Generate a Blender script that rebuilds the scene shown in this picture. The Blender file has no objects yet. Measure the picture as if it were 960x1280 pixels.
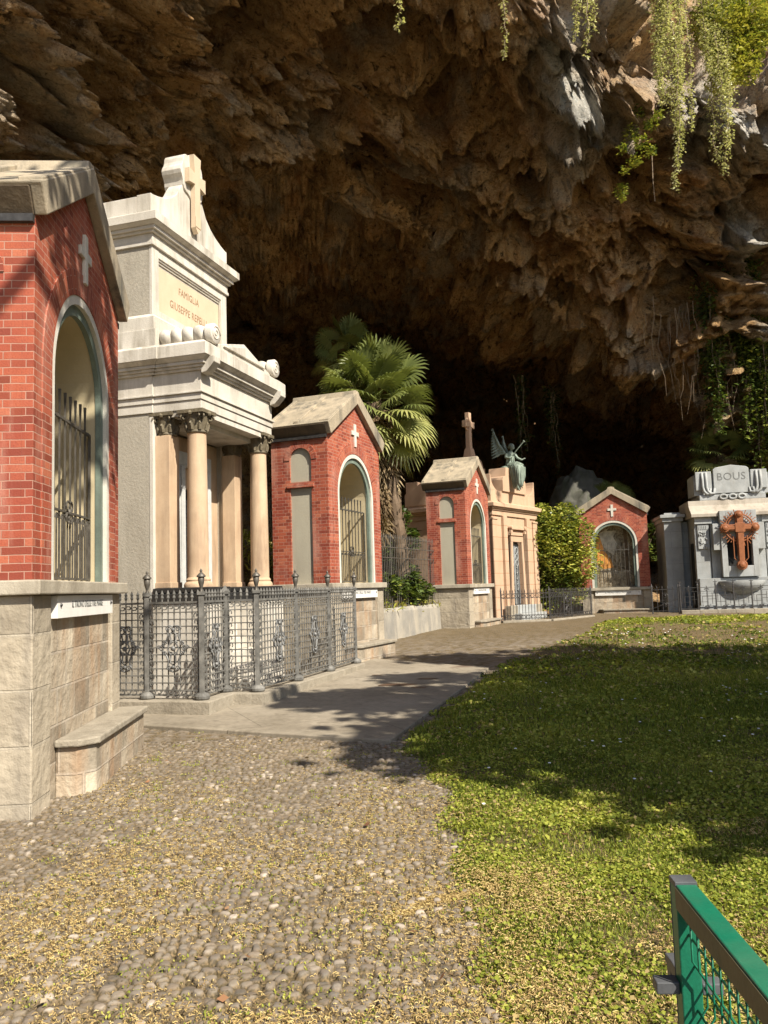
import bpy, math, random
import numpy as np
from mathutils import Vector, Matrix
random.seed(7); RNG = np.random.default_rng(7)
SC = bpy.context.scene
COL = SC.collection
R = math.radians
EZ = 1.76                      # eye height: heights below are measured from eye level and lifted by EZ

# ------------------------------------------------------------------ ground profile
_gy = np.array([-400, -50, 0, 6.3, 18, 25, 34, 60, 400.]); _gz = np.array([-.3, -.12, 0, .115, .31, .52, .53, .55, .55])
def gz(y): return np.interp(y, _gy, _gz)

# ------------------------------------------------------------------ noise
def _hash(ix, iy, iz, s=0):
    n = (ix.astype(np.int64)*374761393 + iy.astype(np.int64)*668265263 + iz.astype(np.int64)*2147483647 + s*1274126177) & 0xffffffff
    n = ((n ^ (n >> 13))*1274126177) & 0xffffffff
    n = ((n ^ (n >> 16))*2246822519) & 0xffffffff
    return ((n ^ (n >> 15)) & 0xffffff)/float(0xffffff)
def vnoise(p, s=0):
    i = np.floor(p); f = p-i; f = f*f*f*(f*(f*6-15)+10); i = i.astype(np.int64)
    out = 0
    for dx in (0, 1):
        wx = f[:, 0] if dx else 1-f[:, 0]
        for dy in (0, 1):
            wy = f[:, 1] if dy else 1-f[:, 1]
            for dz in (0, 1):
                wz = f[:, 2] if dz else 1-f[:, 2]
                out = out + wx*wy*wz*_hash(i[:, 0]+dx, i[:, 1]+dy, i[:, 2]+dz, s)
    return out*2-1
def fbm(p, octv=4, s=0, gain=.5):
    a = 1.; o = 0; q = p.copy(); t = 0
    for k in range(octv):
        o = o+a*vnoise(q, s+k*17); t += a; a *= gain; q = q*2.03+3.7
    return o/t
def ridged(p, octv=4, s=0):
    a = 1.; o = 0; q = p.copy(); t = 0
    for k in range(octv):
        o = o+a*(1-2*np.abs(vnoise(q, s+k*13))); t += a; a *= .5; q = q*2.07+1.3
    return o/t

# ------------------------------------------------------------------ mesh builder
class MB:
    def __init__(s): s.v = []; s.f = []; s.m = []; s.uv = {}
    def add(s, vs, fs, mi=0, uvs=None):
        o = len(s.v); s.v.extend([tuple(p) for p in vs])
        for k, f in enumerate(fs):
            if uvs is not None: s.uv[len(s.f)] = uvs[k]
            s.f.append([i+o for i in f]); s.m.append(mi)
        return s
    def box(s, x0, x1, y0, y1, z0, z1, mi=0):
        v = [(x0,y0,z0),(x1,y0,z0),(x1,y1,z0),(x0,y1,z0),(x0,y0,z1),(x1,y0,z1),(x1,y1,z1),(x0,y1,z1)]
        return s.add(v, [(0,3,2,1),(4,5,6,7),(0,1,5,4),(1,2,6,5),(2,3,7,6),(3,0,4,7)], mi)
    def frustum(s, a, z0, b, z1, mi=0):         # a, b = (x0,x1,y0,y1)
        v = [(a[0],a[2],z0),(a[1],a[2],z0),(a[1],a[3],z0),(a[0],a[3],z0),(b[0],b[2],z1),(b[1],b[2],z1),(b[1],b[3],z1),(b[0],b[3],z1)]
        return s.add(v, [(0,3,2,1),(4,5,6,7),(0,1,5,4),(1,2,6,5),(2,3,7,6),(3,0,4,7)], mi)
    def prism(s, poly, axis, t0, t1, mi=0):      # poly CCW in the two other axes; extruded along axis
        n = len(poly)
        def P(a, b, t): return (a, t, b) if axis == 'y' else ((t, a, b) if axis == 'x' else (a, b, t))
        v = [P(a, b, t0) for a, b in poly]+[P(a, b, t1) for a, b in poly]
        if axis == 'y':
            fs = [tuple(range(n)), tuple(range(2*n-1, n-1, -1))]+[(i, i+n, (i+1) % n+n, (i+1) % n) for i in range(n)]
        else:
            fs = [tuple(range(n-1, -1, -1)), tuple(range(n, 2*n))]+[(i, (i+1) % n, (i+1) % n+n, i+n) for i in range(n)]
        return s.add(v, fs, mi)
    def tube(s, pts, r, n=6, mi=0, cap=True, closed=False):
        pts = [Vector(p) for p in pts]; m = len(pts); rr = r if isinstance(r, (list, tuple)) else [r]*m
        vs = []; up = None
        for i, p in enumerate(pts):
            if closed: d = pts[(i+1) % m]-pts[i-1]
            else: d = pts[min(i+1, m-1)]-pts[max(i-1, 0)]
            if d.length < 1e-9: d = Vector((0, 0, 1))
            d.normalize()
            if up is None:
                up = Vector((0, 0, 1)) if abs(d.z) < .9 else Vector((1, 0, 0))
            a = d.cross(up)
            if a.length < 1e-4: a = d.cross(Vector((0, 1, 0)))
            a.normalize(); b = a.cross(d).normalized(); up = b
            for k in range(n):
                t = 2*math.pi*(k+.5)/n
                vs.append(p+a*(rr[i]*math.cos(t))+b*(rr[i]*math.sin(t)))
        fs = []
        for i in range(m if closed else m-1):
            j = (i+1) % m
            for k in range(n): fs.append((i*n+k, i*n+(k+1) % n, j*n+(k+1) % n, j*n+k))
        if cap and not closed:
            fs.append(tuple(range(n-1, -1, -1))); fs.append(tuple((m-1)*n+k for k in range(n)))
        return s.add(vs, fs, mi)
    def lathe(s, prof, cx=0, cy=0, n=16, mi=0, axis='z', a0=0, scl=(1, 1)):   # prof (r, z)
        vs = []
        for r_, z in prof:
            for k in range(n):
                t = 2*math.pi*k/n+a0; a, b = r_*math.cos(t)*scl[0], r_*math.sin(t)*scl[1]
                vs.append((cx+a, cy+b, z) if axis == 'z' else ((cx+a, z, cy+b) if axis == 'y' else (z, cx+a, cy+b)))
        fs = []
        for i in range(len(prof)-1):
            for k in range(n):
                q = (i*n+k, i*n+(k+1) % n, (i+1)*n+(k+1) % n, (i+1)*n+k)
                fs.append(q if axis != 'y' else q[::-1])
        e = [tuple(range(n-1, -1, -1)), tuple((len(prof)-1)*n+k for k in range(n))]
        fs += e if axis != 'y' else [t[::-1] for t in e]
        return s.add(vs, fs, mi)
    def ball(s, c, r, n=10, mi=0, sc=(1, 1, 1)):
        pr = []
        for i in range(n//2+1):
            t = math.pi*i/(n//2)
            pr.append((max(1e-3, math.sin(t))*1.0, -math.cos(t)))
        vs = []
        for a, z in pr:
            for k in range(n):
                t = 2*math.pi*k/n; vs.append((c[0]+r*sc[0]*a*math.cos(t), c[1]+r*sc[1]*a*math.sin(t), c[2]+r*sc[2]*z))
        m = len(pr); fs = [(i*n+k, i*n+(k+1) % n, (i+1)*n+(k+1) % n, (i+1)*n+k) for i in range(m-1) for k in range(n)]
        return s.add(vs, fs, mi)
    def xform(s, M, start=0):
        for i in range(start, len(s.v)): s.v[i] = tuple(M @ Vector(s.v[i]))
        return s
    def split(s, name, mats, parent=None, smooth=False, bevel=0, angle=None, tol=.012):    # separate pieces become objects of their own
        n = len(s.v); par = list(range(n))
        def fd(i):
            while par[i] != i: par[i] = par[par[i]]; i = par[i]
            return i
        for f in s.f:
            for i in f[1:]: par[fd(i)] = fd(f[0])
        bb = {}
        for i, p in enumerate(s.v):
            r = fd(i); b = bb.setdefault(r, [list(p), list(p)])
            for k in range(3): b[0][k] = min(b[0][k], p[k]); b[1][k] = max(b[1][k], p[k])
        roots = list(bb); cl = list(range(len(roots)))
        for i in range(len(roots)):
            for j in range(i):
                A, B = bb[roots[i]], bb[roots[j]]
                if all(A[0][k] <= B[1][k]+tol and B[0][k] <= A[1][k]+tol for k in range(3)):
                    a, b = cl[i], cl[j]; cl = [b if c == a else c for c in cl]
        g = {r: cl[i] for i, r in enumerate(roots)}; out = []
        for c in sorted(set(cl)):
            m = MB(); mp = {}
            for fi, f in enumerate(s.f):
                if g[fd(f[0])] != c: continue
                nf = []
                for i in f:
                    if i not in mp: mp[i] = len(m.v); m.v.append(s.v[i])
                    nf.append(mp[i])
                if fi in s.uv: m.uv[len(m.f)] = s.uv[fi]
                m.f.append(nf); m.m.append(s.m[fi])
            out.append(m.build(name, mats, parent, smooth, bevel, None, angle))
        return out
    def build(s, name, mats, parent=None, smooth=False, bevel=0, loc=None, angle=None):
        me = bpy.data.meshes.new(name); me.from_pydata(s.v, [], s.f)
        ml = mats if isinstance(mats, (list, tuple)) else [mats]
        for m in ml: me.materials.append(m)
        me.polygons.foreach_set('material_index', s.m)
        uvl = me.uv_layers.new(name='UVMap'); me.update()
        V = s.v; uv = np.zeros((len(me.loops), 2)); k = 0
        for fi, f in enumerate(s.f):
            if fi in s.uv:
                for j, c in enumerate(s.uv[fi]): uv[k+j] = c
            else:
                n = me.polygons[fi].normal; ax, ay, az = abs(n.x), abs(n.y), abs(n.z)
                for j, i in enumerate(f):
                    p = V[i]
                    uv[k+j] = (p[0], p[1]) if (az >= ax and az >= ay) else ((p[1], p[2]) if ax > ay else (p[0], p[2]))
            k += len(f)
        uvl.data.foreach_set('uv', uv.ravel())
        return link(name, me, parent, smooth, bevel, loc, angle)
def link(name, me, parent=None, smooth=False, bevel=0, loc=None, angle=None):
    o = bpy.data.objects.new(name, me); COL.objects.link(o)
    if parent is not None: o.parent = parent
    if loc is not None: o.location = loc
    if smooth:
        me.polygons.foreach_set('use_smooth', np.ones(len(me.polygons), bool))
        if angle: me.set_sharp_from_angle(angle=R(angle))
    if bevel:
        b = o.modifiers.new('bevel', 'BEVEL'); b.width = bevel; b.segments = 2; b.limit_method = 'ANGLE'; b.angle_limit = R(35)
    return o
def np_mesh(name, verts, faces, mat, attrs=None, parent=None, smooth=False, uv=None):
    me = bpy.data.meshes.new(name); n = len(verts); verts = np.asarray(verts, np.float32); faces = np.asarray(faces, np.int32); k = faces.shape[1]
    me.vertices.add(n); me.vertices.foreach_set('co', verts.ravel())
    me.loops.add(faces.size); me.loops.foreach_set('vertex_index', faces.ravel())
    me.polygons.add(len(faces)); me.polygons.foreach_set('loop_start', np.arange(0, faces.size, k, dtype=np.int32))
    me.polygons.foreach_set('loop_total', np.full(len(faces), k, np.int32))
    me.update(calc_edges=True)
    if attrs:
        for a, d in attrs.items():
            at = me.attributes.new(a, 'FLOAT', 'POINT'); at.data.foreach_set('value', np.asarray(d, np.float32))
    for m in (mat if isinstance(mat, (list, tuple)) else [mat]): me.materials.append(m)
    return link(name, me, parent, smooth)
def tag(o, label=None, cat=None, group=None, kind=None):
    for k, v in (('label', label), ('category', cat), ('group', group), ('kind', kind)):
        if v: o[k] = v
    return o
def empty(name, loc=(0, 0, 0), rz=0):
    o = bpy.data.objects.new(name, None); COL.objects.link(o); o.location = loc; o.rotation_euler = (0, 0, rz); o.empty_display_size = .2
    return o
def kids(o): return [c for c in bpy.data.objects if c.parent == o]
def copy_tree(o, parent=None):
    c = o.copy(); COL.objects.link(c)
    if parent is not None: c.parent = parent
    for ch in kids(o): copy_tree(ch, c)
    return c
def text_mesh(name, txt, size, mat, parent, M, depth=.004, align='CENTER', sx=1.0, spacing=1.0):
    cu = bpy.data.curves.new(name, 'FONT'); cu.body = txt; cu.size = size; cu.align_x = align; cu.align_y = 'CENTER'; cu.extrude = depth; cu.space_character = spacing; cu.resolution_u = 3
    t = bpy.data.objects.new(name, cu); COL.objects.link(t)
    dg = bpy.context.evaluated_depsgraph_get(); me = bpy.data.meshes.new_from_object(t.evaluated_get(dg))
    bpy.data.objects.remove(t); bpy.data.curves.remove(cu)
    me.transform(Matrix.Diagonal((sx, 1, 1, 1))); me.transform(M); me.name = name; me.materials.clear(); me.materials.append(mat)
    return link(name, me, parent)
# text standing upright on a wall facing local -y
def wallM(x, y, z): return Matrix.Translation((x, y, z)) @ Matrix.Rotation(R(90), 4, 'X')

# ------------------------------------------------------------------ material helpers
class NT:
    def __init__(s, name):
        s.mat = bpy.data.materials.new(name); s.mat.use_nodes = True; s.t = s.mat.node_tree; s.t.nodes.clear()
        s.out = s.t.nodes.new('ShaderNodeOutputMaterial'); s.b = s.t.nodes.new('ShaderNodeBsdfPrincipled')
        s.t.links.new(s.b.outputs[0], s.out.inputs[0]); s.tc = s.t.nodes.new('ShaderNodeTexCoord')
    def n(s, typ, **k):
        nd = s.t.nodes.new(typ)
        for a, v in k.items(): setattr(nd, a, v)
        return nd
    def l(s, a, b): s.t.links.new(a, b)
    def setin(s, nd, **k):
        for a, v in k.items():
            a = a.replace('_', ' '); i = nd.inputs[a]
            if hasattr(v, 'is_linked') or isinstance(v, bpy.types.NodeSocket): s.l(v, i)
            else: i.default_value = v
        return nd
    def mapping(s, scale, src='Object', loc=(0, 0, 0)):
        m = s.n('ShaderNodeMapping'); m.inputs['Scale'].default_value = scale; m.inputs['Location'].default_value = loc; s.l(s.tc.outputs[src], m.inputs[0]); return m.outputs[0]
    def noise(s, scale, detail=4, vec=None, rough=.55, dist=0):
        nd = s.n('ShaderNodeTexNoise'); nd.inputs['Scale'].default_value = scale; nd.inputs['Detail'].default_value = detail; nd.inputs['Roughness'].default_value = rough; nd.inputs['Distortion'].default_value = dist
        s.l(vec if vec is not None else s.tc.outputs['Object'], nd.inputs['Vector']); return nd.outputs['Fac']
    def ramp(s, fac, stops, interp='LINEAR'):
        nd = s.n('ShaderNodeValToRGB'); e = nd.color_ramp; e.interpolation = interp
        while len(e.elements) < len(stops): e.elements.new(.5)
        for q, (p, c) in zip(e.elements, stops):
            q.position = p; q.color = (c, c, c, 1) if not isinstance(c, (tuple, list)) else (*c, 1)
        s.l(fac, nd.inputs[0]); return nd.outputs['Color']
    def mix(s, fac, a, b, mode='MIX'):
        nd = s.n('ShaderNodeMix', data_type='RGBA', blend_type=mode)
        for i, v in ((0, fac), (6, a), (7, b)):
            if isinstance(v, bpy.types.NodeSocket): s.l(v, nd.inputs[i])
            else: nd.inputs[i].default_value = v if i == 0 else (*v, 1)
        return nd.outputs[2]
    def math(s, op, a, b=0.):
        nd = s.n('ShaderNodeMath', operation=op)
        for i, v in ((0, a), (1, b)):
            if isinstance(v, bpy.types.NodeSocket): s.l(v, nd.inputs[i])
            else: nd.inputs[i].default_value = v
        return nd.outputs[0]
    def attr(s, name):
        nd = s.n('ShaderNodeAttribute'); nd.attribute_name = name; return nd.outputs['Fac']
    def bump(s, h, strength=.4, dist=.02, nrm=None):
        nd = s.n('ShaderNodeBump'); nd.inputs['Strength'].default_value = strength; nd.inputs['Distance'].default_value = dist; s.l(h, nd.inputs['Height'])
        if nrm is not None: s.l(nrm, nd.inputs['Normal'])
        return nd.outputs[0]
    def done(s, col, rough=.8, nrm=None, metal=0, spec=.3):
        for i, v in (('Base Color', col), ('Roughness', rough), ('Metallic', metal), ('Specular IOR Level', spec)):
            if isinstance(v, bpy.types.NodeSocket): s.l(v, s.b.inputs[i])
            else: s.b.inputs[i].default_value = (*v, 1) if isinstance(v, (tuple, list)) else v
        if nrm is not None: s.l(nrm, s.b.inputs['Normal'])
        return s.mat
def stone(name, c1, c2, stain=(.12, .10, .07), sc=3., streak=.5, bump=.25, grain=90, rough=.8, blocks=None, mortar=(.3, .27, .22), blockvar=.35, speck=.25, bdist=.012):
    N = NT(name); n1 = N.noise(sc, 6, rough=.6); col = N.mix(N.ramp(n1, [(.3, 0.), (.7, 1.)]), c1, c2)
    h = N.noise(grain, 3); g2 = N.noise(grain*.3, 4)
    col = N.mix(N.math('MULTIPLY', N.ramp(h, [(.35, 1.), (.6, 0.)]), speck), col, tuple(x*.45 for x in c1))
    hh = N.math('ADD', N.math('MULTIPLY', h, .5), N.math('MULTIPLY', g2, 1.2))
    if blocks:
        w, bh, mo = blocks
        bk = N.n('ShaderNodeTexBrick'); bk.offset = .5; bk.squash = 1
        N.setin(bk, Scale=1., Mortar_Size=mo, Brick_Width=w, Row_Height=bh, Mortar_Smooth=.25, Bias=0., Color1=(0, 0, 0, 1), Color2=(1, 1, 1, 1), Mortar=(.5, .5, .5, 1)); N.l(N.tc.outputs['UV'], bk.inputs['Vector'])
        v = N.math('ADD', N.math('MULTIPLY', bk.outputs['Color'], blockvar), 1-blockvar*.6)
        col = N.mix(1., col, v, 'MULTIPLY'); col = N.mix(bk.outputs['Fac'], col, mortar)
        hh = N.math('SUBTRACT', hh, N.math('MULTIPLY', bk.outputs['Fac'], 2.2))
    st = N.noise(1.6, 5, N.mapping((2.6, 2.6, .35)), rough=.65); st2 = N.noise(.9, 4)
    f = N.math('MULTIPLY', N.math('MULTIPLY', N.ramp(st, [(.44, 0.), (.66, 1.)]), N.ramp(st2, [(.38, .15), (.62, 1.)])), streak)
    col = N.mix(f, col, stain)
    return N.done(col, rough, N.bump(hh, bump, bdist))
def plain(name, c, rough=.6, metal=0, var=.25, sc=12, bump=.1, spec=.35):
    N = NT(name); n = N.noise(sc, 4); col = N.mix(N.ramp(n, [(.3, 0.), (.7, 1.)]), tuple(x*(1-var) for x in c), tuple(min(1, x*(1+var)) for x in c))
    return N.done(col, rough, N.bump(N.noise(sc*6, 3), bump, .004), metal, spec)
def leafmat(name, stops, trans=.35, rough=.5, spec=.35):
    N = NT(name); col = N.ramp(N.attr('tint'), stops)
    N.done(col, rough, spec=spec)
    tr = N.n('ShaderNodeBsdfTranslucent'); N.l(N.mix(1., col, (1., 1.0, .55), 'MULTIPLY'), tr.inputs[0])
    mx = N.n('ShaderNodeMixShader'); mx.inputs[0].default_value = trans; N.l(N.b.outputs[0], mx.inputs[1]); N.l(tr.outputs[0], mx.inputs[2]); N.l(mx.outputs[0], N.out.inputs[0])
    return N.mat

M = {}
def brickmat():
    N = NT('red_brick'); bk = N.n('ShaderNodeTexBrick'); bk.offset = .5; bk.squash = .5; bk.squash_frequency = 2
    dz = N.noise(9, 2, N.tc.outputs['UV']); mv = N.n('ShaderNodeVectorMath', operation='ADD'); N.l(N.tc.outputs['UV'], mv.inputs[0])
    cx = N.n('ShaderNodeCombineXYZ'); N.l(N.math('MULTIPLY', N.math('SUBTRACT', dz, .5), .008), cx.inputs[1]); N.l(cx.outputs[0], mv.inputs[1])
    N.setin(bk, Scale=1., Mortar_Size=.0043, Brick_Width=.235, Row_Height=.064, Mortar_Smooth=.3, Bias=0., Color1=(0, 0, 0, 1), Color2=(1, 1, 1, 1), Mortar=(.5, .5, .5, 1)); N.l(mv.outputs[0], bk.inputs['Vector'])
    col = N.ramp(bk.outputs['Color'], [(0., (.19, .044, .023)), (.4, (.31, .072, .036)), (.75, (.38, .100, .050)), (1., (.43, .145, .078))])
    n1 = N.noise(2.2, 5); col = N.mix(N.ramp(n1, [(.35, .45), (.6, 0.)]), col, (.22, .04, .03))
    n2 = N.noise(1.7, 6, N.mapping((1.5, 1.5, .35))); ef = N.ramp(n2, [(.50, 0.), (.75, .6)]); col = N.mix(ef, col, (.56, .34, .26))
    g = N.noise(70, 3); col = N.mix(N.ramp(g, [(.3, .35), (.55, 0.)]), col, (.20, .045, .035))
    mo = N.mix(N.noise(6, 3), (.30, .15, .105), (.46, .29, .22))
    col = N.mix(bk.outputs['Fac'], col, mo)
    h = N.math('SUBTRACT', N.math('MULTIPLY', g, .5), N.math('MULTIPLY', bk.outputs['Fac'], 1.2))
    M['brick'] = N.done(col, .72, N.bump(h, .5, .01))
brickmat()
M['cap'] = stone('cap_stone', (.43, .385, .305), (.33, .29, .225), sc=4, streak=.45, bump=.3)
M['roofstone'] = stone('roof_stone', (.42, .35, .25), (.29, .245, .175), stain=(.075, .075, .065), sc=2.5, streak=.95, bump=.4, grain=60)
M['eavestone'] = stone('stained_shaded_eave', (.17, .13, .085), (.10, .075, .05), stain=(.035, .03, .025), sc=3, streak=.8, bump=.4, grain=60)  # real dark stain, with the underside's shade also put into the colour
M['ashlar'] = stone('rough_ashlar', (.44, .38, .29), (.27, .225, .165), stain=(.33, .20, .11), sc=2.4, streak=.75, bump=1., grain=20, blocks=(.47, .30, .012), mortar=(.40, .35, .28), blockvar=.6, bdist=.02)
M['ashlarcorner'] = stone('rough_corner_blocks', (.45, .39, .295), (.30, .255, .19), stain=(.22, .19, .15), sc=2.0, streak=.7, bump=1., grain=16, blocks=(.9, .42, .012), mortar=(.40, .35, .27), blockvar=.3, bdist=.022)
M['plaster'] = stone('niche_plaster', (.52, .44, .28), (.46, .39, .25), sc=1.5, streak=.2, bump=.12, speck=.08)
M['panel'] = stone('grey_panel_plaster', (.42, .39, .30), (.37, .34, .265), stain=(.25, .22, .17), sc=1.2, streak=.4, bump=.15, speck=.1)
M['whitestone'] = stone('white_arch_stone', (.66, .63, .55), (.56, .53, .46), stain=(.25, .24, .2), sc=5, streak=.35, bump=.15)
M['greenstone'] = stone('green_bronze_frame', (.20, .25, .20), (.13, .165, .14), stain=(.05, .06, .05), sc=7, streak=.5, bump=.15, rough=.55)
M['marble'] = stone('white_granite', (.64, .60, .53), (.52, .48, .41), stain=(.24, .21, .16), sc=2.2, streak=.9, bump=.22, grain=110, speck=.3)
M['concrete'] = stone('pebbled_cement', (.42, .38, .31), (.36, .33, .27), stain=(.2, .17, .13), sc=4, streak=.5, bump=.45, grain=75, speck=.45)
M['ochre'] = stone('ochre_column_stone', (.57, .425, .285), (.48, .34, .22), stain=(.26, .18, .12), sc=3, streak=.95, bump=.12, speck=.15)
M['panelochre'] = stone('ochre_inscription_slab', (.56, .45, .32), (.50, .395, .275), stain=(.38, .27, .17), sc=3, streak=.35, bump=.1, speck=.08)
M['letter'] = plain('cut_letter', (.26, .17, .10), .9)
M['greyletter'] = plain('grey_letter', (.16, .165, .16), .8)
M['blackmarble'] = plain('black_marble', (.025, .025, .025), .25, spec=.5)
M['greymarble'] = stone('pale_grey_marble', (.58, .58, .55), (.44, .45, .44), stain=(.3, .3, .28), sc=9, streak=.4, bump=.1)
M['bronzecap'] = stone('dark_carved_bronze', (.10, .08, .05), (.19, .16, .105), stain=(.03, .025, .02), sc=14, streak=.5, bump=.5, rough=.6)
M['iron'] = plain('dark_wrought_iron', (.055, .052, .050), .5, .4, var=.4)
M['greyiron'] = plain('grey_painted_iron', (.145, .14, .127), .6, .1, var=.45, sc=8)
M['gateiron'] = plain('brown_grey_iron', (.105, .095, .08), .5, .35, var=.35)
M['peach'] = stone('peach_render', (.53, .365, .25), (.45, .305, .20), stain=(.32, .19, .11), sc=1.6, streak=.4, bump=.15, speck=.12)
M['peachblock'] = stone('peach_rusticated_render', (.53, .365, .25), (.45, .305, .20), stain=(.32, .19, .11), sc=1.6, streak=.4, bump=.3, speck=.12, blocks=(50., .42, .012), mortar=(.33, .2, .12), blockvar=.04)
M['bluestone'] = stone('grey_blue_granite', (.38, .39, .385), (.27, .285, .285), stain=(.22, .21, .18), sc=3, streak=.5, bump=.3, grain=80, blocks=(1.4, .62, .006), mortar=(.2, .2, .19), blockvar=.15)
M['bluesmooth'] = stone('smooth_grey_granite', (.41, .425, .42), (.29, .305, .305), stain=(.2, .19, .16), sc=3, streak=.55, bump=.25, grain=80)
M['tombcream'] = stone('cream_tomb_moulding', (.44, .39, .32), (.34, .30, .25), stain=(.2, .17, .13), sc=3, streak=.7, bump=.25, grain=80)
M['copperbrown'] = stone('orange_patinated_copper', (.34, .125, .05), (.23, .085, .036), stain=(.16, .06, .03), sc=9, streak=.4, bump=.3, rough=.5)
M['verdigris'] = stone('verdigris_bronze', (.20, .25, .20), (.10, .12, .095), stain=(.42, .5, .42), sc=6, streak=.45, bump=.4, rough=.6)
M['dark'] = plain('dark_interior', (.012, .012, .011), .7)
M['door'] = plain('dark_bronze_door', (.035, .036, .042), .45, .5)
M['plaque'] = stone('white_marble_plaque', (.72, .70, .66), (.64, .62, .58), stain=(.45, .43, .4), sc=4, streak=.3, bump=.06, speck=.05)
M['screw'] = plain('dark_bolt', (.03, .03, .03), .5, .6)
M['renderwall'] = stone('stained_cement_render', (.33, .305, .255), (.21, .20, .18), stain=(.44, .385, .30), sc=2.2, streak=.7, bump=.35, grain=40)
M['greenpaint'] = stone('green_gloss_paint', (.006, .15, .08), (.008, .115, .065), stain=(.06, .15, .09), sc=6, streak=.55, bump=.10, grain=140, rough=.38, speck=.22)
M['greenedge'] = stone('rail_side_reflection', (.10, .085, .05), (.06, .07, .045), stain=(.16, .12, .06), sc=7, streak=.5, bump=.12, rough=.55)  # brown-gold reflection on the rail sides, put into their colour
M['greyplastic'] = plain('grey_plastic', (.08, .083, .088), .5)
M['ashlarplain'] = stone('kerb_stone', (.34, .30, .235), (.25, .22, .17), sc=3, streak=.5, bump=.6, grain=35, bdist=.02)
# ================================================================== brick chapels
CW, CD, CH = 2.64, 1.245, 2.9
RW, RT = .898, 2.66; SPR = RT-RW
def arch_wall(mb, W, H_of, r, spr, y0, y1, xs_extra=(), mi=0, z0=0., n=28, cx=None):
    cx = W/2 if cx is None else cx
    xs = sorted(set([0, W]+list(xs_extra)+[round(cx-r*math.cos(math.pi*k/n), 5) for k in range(n+1)]))
    def low(x): d = r*r-(x-cx)**2; return spr+math.sqrt(max(0, d)) if abs(x-cx) < r-1e-6 else (spr if abs(abs(x-cx)-r) < 1e-4 else None)
    for a, b in zip(xs[:-1], xs[1:]):
        m = (a+b)/2; inside = abs(m-cx) < r-1e-5
        la, lb = (low(a), low(b)) if inside else (z0, z0)
        ta, tb = H_of(a), H_of(b)
        v = [(a, y0, la), (b, y0, lb), (b, y0, tb), (a, y0, ta), (a, y1, la), (b, y1, lb), (b, y1, tb), (a, y1, ta)]
        fs = [(0, 1, 2, 3), (7, 6, 5, 4), (3, 2, 6, 7)]
        if inside: fs.append((1, 0, 4, 5))
        mb.add(v, fs, mi)
    mb.add([(cx-r, y0, z0), (cx-r, y1, z0), (cx-r, y1, spr), (cx-r, y0, spr)], [(0, 3, 2, 1)][:1], mi)
    mb.add([(cx+r, y0, z0), (cx+r, y1, z0), (cx+r, y1, spr), (cx+r, y0, spr)], [(0, 1, 2, 3)], mi)
    top = H_of(0)
    mb.add([(0, y0, z0), (0, y1, z0), (0, y1, top), (0, y0, top)], [(0, 3, 2, 1)], mi)
    top = H_of(W)
    mb.add([(W, y0, z0), (W, y1, z0), (W, y1, top), (W, y0, top)], [(0, 1, 2, 3)], mi)
def arch_ring(mb, cx, ro, ri, spr, y0, y1, z0=0., n=28, mi=0):
    pts = []
    for rr in (ro, ri):
        p = [(cx-rr, z0), (cx-rr, spr)]+[(cx-rr*math.cos(math.pi*k/n), spr+rr*math.sin(math.pi*k/n)) for k in range(1, n)]+[(cx+rr, spr), (cx+rr, z0)]
        pts.append(p)
    m = len(pts[0]); vs = [(x, y0, z) for x, z in pts[0]]+[(x, y0, z) for x, z in pts[1]]+[(x, y1, z) for x, z in pts[0]]+[(x, y1, z) for x, z in pts[1]]
    fs = []; uvs = []; L = 0
    for i in range(m-1):
        d = math.dist(pts[0][i], pts[0][i+1]); w = ro-ri
        fs += [(i, m+i, m+i+1, i+1), (i, i+1, 2*m+i+1, 2*m+i), (m+i+1, m+i, 3*m+i, 3*m+i+1)]
        uvs += [[(0, L), (w, L), (w, L+d), (0, L+d)], [(0, L), (0, L+d), (.1, L+d), (.1, L)], [(0, L), (0, L+d), (.1, L+d), (.1, L)]]; L += d
    fs += [(m-1, 2*m-1, 4*m-1, 3*m-1), (m, 0, 2*m, 3*m)]; uvs += [[(0, 0)]*4]*2
    mb.add(vs, fs, mi, uvs)
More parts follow.
